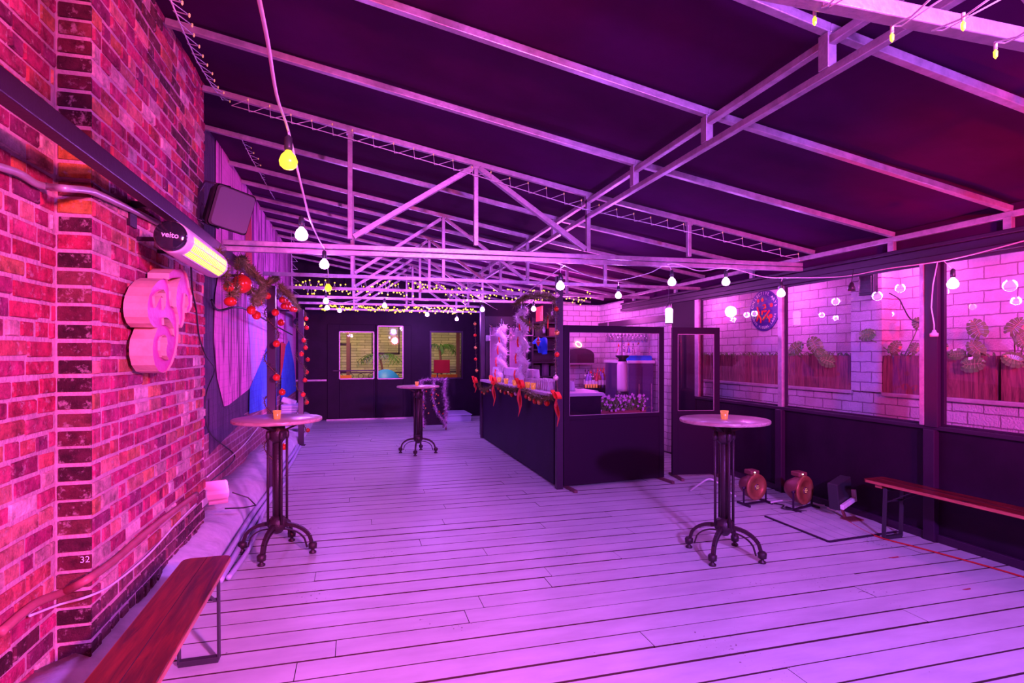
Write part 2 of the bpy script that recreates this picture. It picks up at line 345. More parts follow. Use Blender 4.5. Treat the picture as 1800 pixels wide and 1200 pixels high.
# floor: boards across the room
f = MB(); gp = .012
k0 = -18
for k in range(k0, 64):
    y0 = 3.118+.179*k; y1 = y0+.179
    if y0 < -.2 or y0 > YB: continue
    xs = [-1.15]; x = -1.15+R.uniform(.6,3.6)
    while x < 4.7: xs.append(x); x += 3.6
    xs.append(4.85)
    for a, b in zip(xs, xs[1:]):
        dz = R.uniform(-.0015,.0015); g2 = gp*R.choice((.6,.9,1.0,1.5))
        f.box(a+.002, b-.002, y0+g2/2, y1-g2/2, -.028, dz); f.m[-6:] = [1,0,1,1,1,1]
fl = f.build('floor', [M['deck'], M['deck_edge']], kind='structure')
MB().box(-1.9, 6.5, -1, 20, -.10, -.035).build('floor_base', M['deck_under'], kind='structure')

# left wall: real bricks, recess + pier
def brick_run(verts_fn, a0, a1, z0, z1, bl, bh, mj, proud, palette, mb, cols, off=0, special=None):
    rows = int(round((z1-z0)/bh)); 
    for r_ in range(rows):
        zz = z0+r_*bh; a = a0-(bl/2 if r_ % 2 else 0)+off-(bl if off else 0)
        while a < a1-.01:
            L_ = bl*R.choice((1,1,1,1,.5,.97,1.04)) if r_ % 6 else bl*.52
            p0, p1 = max(a, a0), min(a+L_, a1)
            if p1-p0 > .03:
                q = lambda s_: R.uniform(-s_, s_)
                j = .005; d = proud+q(.004)
                b0, b1, c0, c1 = p0+mj/2+q(j), p1-mj/2+q(j), zz+mj/2+q(j*.8), zz+bh-mj/2+q(j*.8)
                if a <= a0: b0 = p0
                if a+L_ >= a1: b1 = p1
                e = .005; o = len(mb.v)
                tilt = q(.005)
                ring0 = [(b0,c0),(b1,c0+q(.002)),(b1,c1),(b0,c1+q(.002))]
                inn = [(b0+e,c0+e),(b1-e,c0+e),(b1-e,c1-e),(b0+e,c1-e)]
                vs = [verts_fn(p[0]+0, p[1], -.02) for p in ring0]+[verts_fn(p[0]+q(.0015), p[1]+q(.0015), d-.004) for p in ring0]+[verts_fn(p[0]+q(.002), p[1]+q(.002), d+tilt*(1 if i in (0,3) else -1)) for i, p in enumerate(inn)]
                fs = [(8,9,10,11)]+[(4+i,4+(i+1)%4,8+(i+1)%4,8+i) for i in range(4)]+[(i,(i+1)%4,4+(i+1)%4,4+i) for i in range(4)]
                mb.add(vs, fs, 1)
                c = special((b0+b1)/2, (c0+c1)/2) if special else None
                c = c or R.choice(palette); k_ = R.uniform(.75,1.25)
                cols += [(c[0]*k_, c[1]*k_, c[2]*k_)]*9
            a += L_
PAL = [(.52,.05,.15),(.46,.03,.13),(.58,.09,.12),(.40,.03,.13),(.64,.20,.20),(.68,.34,.36),(.28,.03,.12),(.70,.42,.44),(.52,.06,.15),(.62,.18,.12)]
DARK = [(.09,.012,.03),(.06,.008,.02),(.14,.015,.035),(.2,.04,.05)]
w = MB(); cols = []
HT = 3.87; base = .17
def patch_recess(y, z):
    if 1.35 < z < 2.1 and 2.75 < y: return (.50,.03,.09)
    if z < .5: return R.choice(DARK+PAL)
def patch_pier(y, z):
    if 1.62 < z < 2.02 and (y < 3.55 or 4.55 < y): return (.50,.03,.09)
    if z < .42: return R.choice([(.16,.05,.08),(.12,.03,.06),(.22,.06,.09)])
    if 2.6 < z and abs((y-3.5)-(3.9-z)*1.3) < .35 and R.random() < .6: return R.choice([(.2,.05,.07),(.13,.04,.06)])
# mortar bodies
w.box(XL0-.25, XL0, -.3, Y1, -.05, HT+.12, 0); cols += [(0,0,0)]*6
w.box(XL0-.25, XL1, Y1, Y2, -.05, HT+.05, 0); cols += [(0,0,0)]*6
brick_run(lambda a, z, d: Vector((XL0+d, a, z)), 1.0, Y1-.02, base, HT, .215, .083, .020, .009, PAL, w, cols, 0, patch_recess)
brick_run(lambda a, z, d: Vector((XL1+d, a, z)), Y1+.01, Y2, base, HT, .215, .083, .018, .008, PAL, w, cols, .09, patch_pier)
# dark headers on the side of the pier, facing the camera
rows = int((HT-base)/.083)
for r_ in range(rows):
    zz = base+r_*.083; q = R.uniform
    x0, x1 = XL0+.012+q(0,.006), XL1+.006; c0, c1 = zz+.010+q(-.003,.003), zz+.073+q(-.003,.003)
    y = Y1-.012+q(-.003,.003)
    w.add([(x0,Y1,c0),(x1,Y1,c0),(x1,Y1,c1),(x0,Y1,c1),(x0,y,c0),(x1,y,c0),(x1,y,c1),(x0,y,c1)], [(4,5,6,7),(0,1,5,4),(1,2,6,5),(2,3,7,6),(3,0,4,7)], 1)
    is_orange = 1.9 < zz < 2.5 and R.random() < .4  # random headers at mid height coloured orange
    c = (.6,.25,.06) if is_orange else ((.50,.03,.09) if 2.0 < zz < 2.1 else R.choice(DARK)); cols += [c]*5
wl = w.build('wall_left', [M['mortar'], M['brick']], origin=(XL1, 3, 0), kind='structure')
ca = wl.data.color_attributes.new('tint', 'FLOAT_COLOR', 'CORNER')
flat = []
for p in wl.data.polygons:
    c = cols[p.index] if p.index < len(cols) else (0,0,0)
    flat += [c[0],c[1],c[2],1]*p.loop_total
ca.data.foreach_set('color', flat)
# broken ledge at the corner and painted 32 on a header
# mural wall
mw = MB(); mw.box(XM-.25, XM, Y2, YB, -.05, 4.0, 0)
def onm(pts, e): return [PX(u, v, XM)+Vector((e,0,0)) for u, v in pts]
def decal(pts, e, mi):
    P_ = onm(pts, e); n = len(P_)
    mw.add(P_, [tuple(range(n))], mi)
mw.box(XM-.01, XM+.004, Y2, YB, .1, .82, 5)
decal([(366,700),(366,800),(395,770),(436,731),(392,716)], .006, 0)
decal([(378,245),(384,232),(430,300),(470,362),(497,408),(515,440),(515,520),(470,500),(440,520),(400,500),(378,470)], .008, 1)
decal([(384,470),(440,495),(500,515),(530,545),(532,650),(521,676),(505,640),(497,600),(478,612),(462,655),(436,684),(400,712),(392,714),(379,660),(374,600),(376,520)], .010, 1)
decal([(432,520),(452,512),(482,520),(482,585),(470,600),(452,650),(440,672),(437,600)], .013, 2)
decal([(500,530),(512,535),(516,640),(503,590)], .013, 2)
decal([(476,590),(484,600),(485,712),(436,727),(437,682),(455,640)], .015, 3)
decal([(507,598),(516,640),(520,686),(492,706),(493,655),(500,610)], .015, 3)
decal([(492,600),(501,605),(495,648),(491,665)], .017, 4)
decal([(430,360),(440,362),(442,470),(430,465)], .012, 4)
mw.build('wall_mural', [M['mural_dark'], M['mural_pink'], M['mural_lilac'], M['mural_blue'], M['mural_red'], M['mural_low']], origin=(XM, 9, 0), kind='structure')
# concrete ledge at the foot of the left wall
lg = MB(); ys = [i*.22 for i in range(-1, 66)]
prof = []
for y in ys:
    xw = XL0-.02 if y < Y1 else (XL1-.05 if y < Y2 else XM-.02)
    b = lambda s_: R.uniform(-s_, s_)
    step = .02*math.sin(y*3.1)+.015*math.sin(y*7.7)
    prof.append([Vector((xw,y,.03)), Vector((xw,y,.225+step)), Vector((XL1+.03,y,.20+b(.015)+step)), Vector((-1.10+b(.01),y,.165+b(.008)+step)), Vector((-1.02+b(.012),y,.13+b(.006)+step*.5)), Vector((-.975+b(.006),y,.0)), Vector((-.97,y,-.02))])
vs = [p for r_ in prof for p in r_]; n = 7
fs = [(i*n+k, i*n+k+1, (i+1)*n+k+1, (i+1)*n+k) for i in range(len(prof)-1) for k in range(n-1)]
lg.add(vs, fs, 0, True)
lg.build('wall_left_ledge', M['concrete'], origin=(-1.1, 5, 0), kind='structure')

# back wall with door pair and window openings
def pane_rect(u0, v0, u1, v1, y): 
    a = PY(u0, v0, y); b = PY(u1, v1, y); return a.x, b.x, b.z, a.z
W1 = pane_rect(597, 583, 657, 665, YB); W2 = pane_rect(664, 573, 708, 665, YB); W3 = pane_rect(758, 584, 811, 663, YB)
zb0, zt0 = W1[2], 2.30
bw = MB()
xs = [XM, W1[0], W1[1], W2[0], W2[1], W3[0], W3[1], 2.30]
bw.box(XM, 5.6, YB, YB+.12, -.02, zb0)
bw.box(XM, 5.6, YB, YB+.12, zt0, 4.1)
for a, b in ((XM, W1[0]), (W1[1], W2[0]), (W2[1], W3[0]), (W3[1], 5.6)): bw.box(a, b, YB, YB+.12, zb0, zt0)
bw.box(W1[0], W1[1], YB, YB+.12, W1[3], zt0); bw.box(W3[0], W3[1], YB, YB+.12, W3[3], zt0)
bw.build('wall_back', M['black_paint'], kind='structure')
# door leaves (frames stand proud), rails, threshold
def leaf(n, x0, x1, win, label=None):
    y = YB; d = MB()
    zt = zt0+.02
    d.box(x0, win[0]-.005, y-.05, y, .04, zt); d.box(win[1]+.005, x1, y-.05, y, .04, zt)
    d.box(win[0]-.005, win[1]+.005, y-.05, y, win[3], zt); d.box(win[0]-.005, win[1]+.005, y-.05, y, .04, win[2])
    o = d.build('door_%d' % n, M['black_paint'], kind='structure', bevel=.006)
    t = MB(); a, b, c, e = win
    for q in ((a-.012,a+.012,c,e),(b-.012,b+.012,c,e),(a,b,c-.012,c+.012),(a,b,e-.012,e+.012)): t.box(q[0],q[1],y-.062,y-.03,q[2],q[3])
    tb = t.build('glazing_bead', M['galv'], parent=o, origin=o.location)
    g = MB(); g.box(a,b,y-.03,y-.024,c,e); g.build('pane', M['glass'], parent=o, origin=o.location)
    return o
l1 = leaf(1, W1[0]-.28, (W1[1]+W2[0])/2-.008, W1)
l2 = leaf(2, (W1[1]+W2[0])/2+.008, W2[1]+.20, W2)
MB().bar((W1[0]-.15,YB-.10,W1[2]+.2),(W1[1]+.05,YB-.10,W1[2]+.2),.03,.03).box(W1[0]-.12,W1[0]-.09,YB-.1,YB-.05,W1[2]+.185,W1[2]+.215).box(W1[1]-.01,W1[1]+.02,YB-.1,YB-.05,W1[2]+.185,W1[2]+.215).build('push_bar', M['black_steel'], parent=l1, origin=l1.location)
wf = MB(); a, b, c, e = W3
for q in ((a-.04,a+.0,c-.04,e+.04),(b,b+.04,c-.04,e+.04),(a,b,c-.04,c),(a,b,e,e+.04)): wf.box(q[0],q[1],YB-.03,YB+.01,q[2],q[3])
w1o = wf.build('window_1', M['black_steel'], kind='structure')
g = MB(); g.box(a,b,YB+.02,YB+.026,c,e); g.build('pane', M['glass'], parent=w1o, origin=w1o.location)
MB().box(W1[0]-.3, W2[1]+.25, YB-.12, YB-.05, 0, .035).build('trim_1', M['galv'], kind='structure')
MB().box(XM, W1[0]-.3, YB-.03, YB, zb0-.05, zb0-.01).build('trim_2', M['galv'], kind='structure')

# right wall: black parapet, steel posts, sill, head beam, acrylic panes
YP = [1.2, PX(1637,700,XR).y, PX(1375,700,XR).y, PX(1228,650,XR).y]      # post positions
ZS = .975; ZBm = 2.42
pw = MB(); pw.box(XR, XR+.05, .6, YP[3]+.06, .0, ZS-.02)
pw.build('wall_right', M['black_paint'], kind='structure')
sk = MB(); sk.box(XR-.035, XR, .6, YP[3], 0, .07); sk.build('baseboard_right', M['black_steel'], kind='structure', bevel=.006)
si = MB(); si.box(XR-.03, XR+.07, .6, YP[3]+.05, ZS-.025, ZS+.012); si.build('trim_3', M['black_steel'], kind='structure', bevel=.005)
hb = MB(); hb.box(XR-.05, XR+.08, .6, 9.6, ZBm-.03, ZBm+.02).box(XR-.02, XR+.06, .6, 9.6, ZBm+.02, ZBm+.09).box(XR-.05, XR+.08, .6, 9.6, ZBm+.09, ZBm+.125)
hb.build('trim_4', M['black_steel'], kind='structure', bevel=.006)
ub = MB(); ub.box(XR-.03, XR+.02, .6, 9.6, 2.63, 2.68); ub.build('trim_5', M['galv'], kind='structure', bevel=.005)
vh = MB(); vh.box(XR+.02, XR+.05, .6, 9.6, ZBm+.12, 2.95); vh.build('wall_right_upper', M['fabric'], kind='structure')
# posts
def post(i, y, wdt, m): return MB().box(XR-.045, XR+.045, y-wdt/2, y+wdt/2, ZS, ZBm-.02).build('trim_%d' % i, m, kind='structure', bevel=.004)
post(6, YP[1]-.03, .11, M['black_steel']); 
MB().box(XR-.05, XR-.01, YP[1]+.03, YP[1]+.07, ZS+.01, ZBm-.03).build('trim_7', M['galv'], kind='structure', bevel=.004)
MB().box(XR-.035, XR+.035, YP[2]-.035, YP[2]+.035, ZS+.01, ZBm-.03).build('trim_8', M['galv'], kind='structure', bevel=.004)
MB().box(XR-.035, XR+.035, YP[3]-.05, YP[3]+.05, ZS+.01, ZBm-.03).build('trim_9', M['galv'], kind='structure', bevel=.004)
for i, y in ((10, YP[1]-.02), (11, YP[2])):
    MB().box(XR-.06, XR, y-.05, y+.05, 0, ZS-.02).build('trim_%d' % i, M['black_steel'], kind='structure', bevel=.005)
for i, (a, b) in enumerate(((.8, YP[1]-.09), (YP[1]+.075, YP[2]-.04), (YP[2]+.04, YP[3]-.055))):
    fr = MB(); x0, x1 = XR+.0, XR+.03
    fr.box(x0,x1,a,a+.02,ZS+.012,ZBm-.03).box(x0,x1,b-.02,b,ZS+.012,ZBm-.03).box(x0,x1,a+.02,b-.02,ZS+.012,ZS+.03).box(x0,x1,a+.02,b-.02,ZBm-.05,ZBm-.03)
    o = fr.build('window_%d' % (i+2), M['black_steel'], kind='structure')
    MB().box(XR+.012, XR+.017, a+.02, b-.02, ZS+.03, ZBm-.05).build('pane', M['glass'], parent=o, origin=o.location)

# white painted brick wall beyond the windows, coping, pier
XN = 5.45; XP = 5.22; ZC = 1.205
nw = MB(); nw.box(XN, XN+.2, 1.0, 10.95, -.02, 2.95)
nw.box(XP+.03, XN, 1.0, 10.0, -.02, ZC-.04)
yq0, yq1 = PX(1550,640,XP).y, PX(1496,640,XP).y
nw.box(XP, XN, yq0, yq1, ZC, 2.95); nw.box(XP+.03, XN, yq0, yq1, ZC-.04, ZC)
nw.build('wall_outside', M['white_brick'], kind='structure')
cp = MB(); cp.box(XP-.01, XN, 1.0, yq0, ZC-.04, ZC).box(XP-.01, XN, yq1, 10.0, ZC-.04, ZC)
cp.build('trim_12', M['coping'], kind='structure', bevel=.008)
# dark partition between screens and bar, on the right
ya, yb_ = YP[3]+.06, PX(1183,650,XR).y
MB().box(XR-.02, XR+.06, ya, yb_, 0, ZBm-.03).build('wall_right_partition', M['black_paint'], kind='structure')
# bar back wall
YBB = 10.9
bb = MB(); bb.box(3.95, 5.5, YBB, YBB+.1, 0, 2.62)
bb.build('wall_bar', M['white_brick_x'], kind='structure')
MB().box(4.9, 5.0, yb_+.3, YBB, .0, 2.62).build('wall_bar_side', M['white_brick'], kind='structure')
MB().box(4.86, 4.9, yb_+.35, YBB-.02, 2.14, 2.24).build('trim_13', M['black_steel'], kind='structure')

# roof canvas
rf = MB(); 
nx, ny = 26, 40
pts = []
for j in range(ny+1):
    y = -.5+(YB+.6)*j/ny
    for i in range(nx+1):
        x = -1.6+6.75*i/nx
        pts.append((x, y, zr(x)+.075+.010*math.sin(y*3.2+x)+.006*math.sin(x*5+y*1.7)))
rf.add(pts, [(j*(nx+1)+i, (j+1)*(nx+1)+i, (j+1)*(nx+1)+i+1, j*(nx+1)+i+1) for j in range(ny) for i in range(nx)], 0, True)
rf.build('ceiling', M['fabric'], kind='structure')

# ================================================================== STEEL FRAME
TY = [1.22, 5.03, 7.03, 8.47, 9.78, 11.1, 12.5]
ZL = [2.51, 2.50, 2.53, 2.54, 2.54, 2.55, 2.55]
XLt = -1.05; POSTX = [-.06, 1.04, 2.14, 3.24]
names = ['roof truss crossing the top right corner, nearest of all','roof truss hung with a white cord and bulbs, largest one fully in view','second full roof truss back, behind the largest one','third full roof truss back, between the second and the fairy light band','fourth full roof truss, carrying the long band of yellow fairy lights','fifth full roof truss, just behind the yellow fairy light band','rearmost roof truss, above the far door and its yellow lights']
for i, (y, zl) in enumerate(zip(TY, ZL)):
    t = thing('roof_truss', (XLt, y, zl), 'galvanised '+names[i], 'roof truss', 'roof trusses')
    x1 = 4.62 if i < 2 else (4.70 if y < 9.6 else 3.9)
    s = .05 if i < 2 else .04
    if i == 0:
        MB().bar((XLt,y,zl+.03),(x1,y,zl+.03),.045,.045).build('bottom_chord', M['galv'], t, bevel=.004)
    elif i == 1:
        MB().bar((XLt,y,zl+.005),(x1,y,zl+.06),.045,.042).build('bottom_chord', M['galv'], t, bevel=.004)
        MB().bar((XLt,y,zl-.045),(x1,y,zl+.010),.045,.042).build('bottom_chord', M['galv'], t, bevel=.004)
    else:
        MB().bar((XLt,y,zl),(x1,y,zl),.04,.04).build('bottom_chord', M['galv'], t)
    z0 = lambda x: zr(x)+.03
    tc = MB(); xl_ = -1.2 if y < 5.06 else -1.41; tc.bar((xl_,y,z0(xl_)),(2.14,y,z0(2.14)),.04,.045).bar((2.14,y,z0(2.14)),(4.78,y,z0(4.78)),.04,.045); tc.build('top_chord', M['galv'], t, bevel=.003)
    zc = zl+(.085 if i == 1 else .05 if i == 0 else .02)
    for x in POSTX:
        MB().box(x-.02, x+.02, y-.02, y+.02, zc, zr(x)+.01).build('post', M['galv'], t, bevel=.003)
        if i == 1 : MB().box(x-.03, x+.03, y-.025, y+.025, zr(x)-.02, zr(x)+.012).build('gusset', M['galv'], t)
    pk = 1.04
    for x in (-.06, 2.14):
        MB().bar((pk+(.03 if x > pk else -.03),y,zr(pk)-.01),(x+(-.03 if x > pk else .03),y,zc+.02),.04 if i > 1 else .045,.055 if i == 1 else .035,up=(0,1,0)).build('diagonal_brace', M['galv'], t, bevel=.003)
# single rafters between the trusses
RY = [2.17, 3.12, 4.09, 6.0, 7.75, 9.12, 10.44, 11.8, 13.4]
rlab = ['rafter crossing the top right corner in front','rafter running from the top edge to the right edge','rafter starting by the brick pier at upper left','rafter just behind the largest truss']+['slim roof rafter, %s of the row behind the second full truss' % ORD[k] for k in range(5)]
for i, y in enumerate(RY):
    t = thing('roof_rafter', (-1.2, y, zr(-1.2)), 'galvanised steel '+rlab[i], 'rafter', 'roof rafters')
    xl_ = -1.19 if y > Y1 else -1.33
    if y > Y2: xl_ = -1.41
    MB().bar((xl_,y,zr(xl_)+.03),(2.14,y,zr(2.14)+.03),.045,.045).bar((2.14,y,zr(2.14)+.03),(4.78,y,zr(4.78)+.03),.045,.045).build('tube', M['galv'], t, bevel=.004)
    MB().box(2.115, 2.165, y-.03, y+.03, 2.94, zr(2.14)+.005).build('bracket', M['galv'], t, bevel=.003)
    if y < 10: MB().box(4.745, 4.785, y-.03, y+.03, ZBm+.125, 2.64).build('strut', M['galv'], t, bevel=.003)
p = thing('roof_purlin', (2.14, 7, 2.94), 'double galvanised purlin running away down the middle of the roof', 'purlin')
MB().box(2.12, 2.16, .5, 14.2, 3.045, 3.085).build('upper_rail', M['galv'], p, bevel=.004)
MB().box(2.12, 2.16, .5, 14.2, 2.90, 2.94).build('lower_rail', M['galv'], p, bevel=.004)

# rail along the left wall with brackets
XRl = -1.05
rl = thing('wall_rail', (XRl, 5, 2.42), 'black steel rail on brackets running along the brick wall above the heater', 'rail')
MB().box(XRl-.03, XRl+.03, .3, 13.6, 2.38, 2.46).build('beam', M['black_steel'], rl, bevel=.005)
for y in (1.2, 3.55, 4.9): 
    xw = XL0 if y < Y1 else XL1
    MB().box(xw, XRl-.03, y-.02, y+.02, 2.41, 2.44).box(xw+.006, xw+.02, y-.05, y+.05, 2.30, 2.42).build('bracket', M['black_steel'], rl)
for y in (6.5, 9.0, 11.5): MB().box(XM, XRl-.03, y-.02, y+.02, 2.41, 2.44).build('bracket', M['black_steel'], rl)
# garland posts
for i, (y, lb) in enumerate(((6.98,'near'),(10.5,'far'))):
    t = thing('garland_post', (-.95, y, 0), 'dark steel post under the wall rail, the %s one of two, wound with garland' % lb, 'post', 'garland posts')
    MB().box(-.995, -.905, y-.045, y+.045, .0, 2.38).build('shaft', M['black_steel'], t, bevel=.004)
    MB().box(-1.02, -.88, y-.07, y+.07, 0, .012).build('base_plate', M['black_steel'], t)
BSPEC = [(507,280,2.6,1),(530,410,3.6,0),(570,463,4.75,0),(577,505,6.7,1),(573,528,8.2,0),(575,540,9.5,0),(597,545,10.8,0),
 (676,536,9.2,0),(751,552,11,0),(803,560,12.3,0),(848,543,9.8,0),(876,556,11.3,0),(903,559,11.8,0),(938,542,9.0,0),
 (985,501,5.3,0),(1087,518,7.0,0),(1181,494,5.6,0),(1276,494,5.78,0),(1373,514,5.75,0),(1675,497,4.4,0)]
BULBS = [(PD(u,v,D), wm, 9) for u,v,D,wm in BSPEC]
# ================================================================== FURNITURE
def cafe_table(loc, rz, label):
    t = thing('bar_table', loc, label, 'table', 'round bar tables', rz)
    H = 1.085
    tp = MB(); tp.lathe([(.001,H-.028),(.335,H-.028),(.342,H-.022),(.342,H-.005),(.337,H),(.001,H)], 64)
    o = tp.build('tabletop', M['table_wood'], t, origin=L0); 
    c = MB(); c.lathe([(.034,.20),(.034,H-.12)], 16); c.build('central_column', M['cast_iron'], t, origin=L0)
    hub = MB(); hub.lathe([(.001,.15),(.03,.16),(.055,.19),(.075,.215),(.075,.26),(.05,.29),(.034,.30)], 16); hub.build('lower_hub', M['cast_iron'], t, origin=L0)
    top = MB(); top.lathe([(.034,H-.20),(.06,H-.17),(.07,H-.12),(.06,H-.09),(.05,H-.03)], 16)
    for k in range(4):
        a = k*PI/2; d = Vector((math.cos(a), math.sin(a), 0))
        top.bar(d*.05+Vector((0,0,H-.10)), d*.20+Vector((0,0,H-.034)), .03, .014)
    top.build('top_bracket', M['cast_iron'], t, origin=L0)
    for k in range(4):
        a = k*PI/2; d = Vector((math.cos(a), math.sin(a), 0)); e = Vector((-math.sin(a), math.cos(a), 0)); z = Vector((0,0,1))
        r = MB(); b = Vector((math.cos(a+PI/4), math.sin(a+PI/4), 0))*.076
        r.tube([b+z*.24, b+z*(H-.12)], .0105, 8); r.lathe([(.012,H-.17),(.019,H-.15),(.019,H-.12),(.012,H-.10)], 8, b)
        r.build('side_rod', M['cast_iron'], t, origin=L0)
        l = MB(); n = 9; pts = []
        for i in range(n+1):
            s = i/n; x = .05+.235*s; zz = .055+.175*math.sqrt(max(0, 1-s**2.3))
            pts.append(d*x+z*zz)
        for i in range(n): l.bar(pts[i]-d*.003*0, pts[i+1], .024, .030-.008*i/n, up=(0,0,1))
        pts2 = [d*(.05+.19*i/n)+z*(.045+.145*math.sqrt(max(0, 1-(i/n)**2.2))) for i in range(n+1)]
        for i in range(n): l.bar(pts2[i], pts2[i+1], .014, .010)
        l.build('arched_leg', M['cast_iron'], t, origin=L0)
        ft = MB(); ft.lathe([(.001,0),(.028,0),(.028,.012),(.014,.022),(.014,.032),(.032,.04),(.034,.075),(.022,.088),(.001,.09)], 12, d*.285)
        ft.build('foot', M['cast_iron'], t, origin=L0)
    return t
tl = PZ(487, 971, 0); tr = PZ(1273, 975, 0); tf = PZ(735, 795.6, 0)
cafe_table((-.62,4.88,0), math.radians(-16), 'tall round bar table by the left brick wall, in front of the near garland post')
cafe_table((tr.x,tr.y,0), math.radians(-53), 'tall round bar table in the right half, before the black parapet and lamps')
cafe_table((tf.x,tf.y,0), math.radians(-15), 'tall round bar table far back, beside the tinsel-draped stand')

def votive(p, label, small=False, group='candle votives', r=.032, h=.068, mt=None):
    t = thing('votive_candle', p, label, 'candle', group)
    g = MB(); g.lathe([(.001,0),(r*.72,0),(r*.78,.004),(r,h),(r-.003,h),(r*.72,.010),(.001,.010)], 20)
    g.build('glass_holder', mt or M['votive_glass'], t, origin=L0)
    c = MB(); c.lathe([(.001,.011),(r*.7,.011),(r*.76,h*.42),(.001,h*.42)], 16); c.build('wax', M['wax'], t, origin=L0)
    fm = MB(); fm.lathe([(.001,h*.45),(.006,h*.52),(.0075,h*.62),(.004,h*.8),(.0005,h*.95)], 10); fm.build('flame', M['flame'], t, origin=L0)
    return t
M['votive_glass'] = mat('amber_mercury_glass', (.85,.35,.12), .25, .3, noise=.5, nscale=40, emit=(1,.25,.03), es=.35)
M['votive_glass'].cycles.emission_sampling = 'NONE'
votive((tl.x+.01-0,4.80,1.0855), 'lit amber glass votive on the left bar table')
votive((tr.x-.02,tr.y-.03,1.0855), 'lit amber glass votive on the right bar table')
votive((tf.x-.02,tf.y,1.0855), 'lit amber glass votive on the far bar table')

# folding benches (local: length along y, centre at 0)
def bench(loc, rz, L_, W_, label, edge):
    t = thing('folding_bench', loc, label, 'bench', 'folding benches', rz)
    top = MB(); n = 6; r = .035; H = .49
    def outline(x0, x1):
        pts = []
        for cx, cyy, a0 in ((x1-r, L_/2-r, 0), (x0+r, L_/2-r, 90), (x0+r, -L_/2+r, 180), (x1-r, -L_/2+r, 270)):
            for i in range(n+1):
                a = math.radians(a0+90*i/n); pts.append(Vector((cx+r*math.cos(a), cyy+r*math.sin(a), H-.028)))
        return pts
    top.prism(outline(-W_/2, W_/2), (0,0,.028)); 
    top.build('seat_board', M['bench_wood'], t, origin=L0, bevel=.003)
    ed = MB(); ed.box(-W_/2-.003, -W_/2, -L_/2+r, L_/2-r, H-.024, H-.003).box(W_/2, W_/2+.003, -L_/2+r, L_/2-r, H-.024, H-.003)
    ed.build('edge_trim', edge, t, origin=L0)
    sm = MB(); sm.box(-.003,.000,-L_/2+.005,L_/2-.005,H,H+.0006); sm.build('board_joint', M['deck_under'], t, origin=L0)
    for s in (-1, 1):
        y = s*(L_/2-.20); f = MB(); w_ = W_/2-.025
        for sx in (-1, 1): f.bar((sx*w_, y, H-.045), (sx*w_, y+s*.015, .015), .035, .012, up=(1,0,0))
        f.bar((-w_,y+s*.015,.015),(w_,y+s*.015,.015),.035,.03)
        f.bar((-w_,y,H-.06),(w_,y,H-.06),.02,.02)
        f.bar((-w_,y,H-.16),(w_,y,H-.16),.012,.012)
        f.build('leg_frame', M['bench_steel'], t, origin=L0, bevel=.002)
        b = MB()
        for sx in (-1, 1): b.bar((sx*(w_-.012), y, H-.17), (sx*(w_-.012), y-s*.22, H-.035), .014, .006)
        b.build('folding_brace', M['bench_steel'], t, origin=L0)
        cb = MB(); cb.box(-W_/2+.02, W_/2-.02, y-.03+s*.06, y+.03+s*.06, H-.055, H-.028); cb.build('cross_batten', M['bench_edge'], t, origin=L0)
    return t
M['bench_steel'] = mat('dark_bench_steel', (.05,.04,.055), .4, .4)
bench((-.775, 2.32, 0), math.radians(.8), 2.20, .235, 'varnished dark red bench in the left foreground beside the brick pier', M['bench_edge'])
bench((4.53, 2.93, 0), math.radians(3), 2.20, .25, 'varnished red bench against the black parapet at the right edge', M['bench_edge'])

# speaker on the pier corner
def speaker():
    c = Vector((-.99, 4.93, 2.755)); t = thing('wall_speaker', c, 'dark trapezoid loudspeaker on a bracket at the far corner of the brick pier', 'speaker')
    Mx = Matrix.Rotation(math.radians(38),3,'Z') @ Matrix.Rotation(math.radians(16),3,'X') @ Matrix.Rotation(math.radians(8),3,'Y')
    b = MB(); w0,w1,h,d = .16,.11,.165,.18
    def ring(s_, hh, y, e): 
        return [Vector((x*(s_-e if abs(k) else s_), y, z)) for x, z, k in ()]
    sect = lambda wd, hh, y, rr: [Mx @ Vector((cx*(wd-rr)+rr*math.cos(a), y, cz*(hh-rr)+rr*math.sin(a))) for cx, cz, a0 in ((1,1,0),(-1,1,90),(-1,-1,180),(1,-1,270)) for a in [math.radians(a0+22.5*i) for i in range(5)]]
    S = [sect(w1,h*.86,d*.75,.03), sect(w0,h,-.02,.03), sect(w0,h,-.06,.03)]
    vs = [c+p for s_ in S for p in s_]; n = 20
    b.add(vs, [(i*n+k,(i)*n+(k+1)%n,(i+1)*n+(k+1)%n,(i+1)*n+k) for i in range(2) for k in range(n)]+[tuple(range(n))], 0, False)
    b.build('cabinet', M['black_plastic'], t, bevel=.004)
    g = MB(); s0 = sect(w0-.006,h-.006,-.06,.03); s1 = sect(w0-.016,h-.016,-.085,.03)
    g.add([c+p for p in s0+s1], [(k,(k+1)%n,n+(k+1)%n,n+k) for k in range(n)]+[tuple(range(n,2*n))], 0, False)
    g.build('front_grille', M['speaker_grille'], t)
    k = MB(); a = c+Mx @ Vector((-.02,.02,h+.006)); b2 = c+Mx @ Vector((-.02,.02,-h-.006)); back = Vector((XL1+.01, 4.97, 2.78))
    k.tube([a, c+Mx @ Vector((-w0-.02,.10,h*.9)), c+Mx @ Vector((-w0-.03,.16,0)), c+Mx @ Vector((-w0-.02,.10,-h*.9)), b2], .009, 6)
    k.bar(c+Mx @ Vector((-w0-.03,.15,0)), back, .03, .03).box(XL1+.004, XL1+.02, 4.9, 5.04, 2.66, 2.9)
    k.build('bracket', M['black_steel'], t)
M['speaker_grille'] = mat('dark_brown_grille', (.13,.09,.11), .6, .1, bump=.3, bscale=400)
speaker()

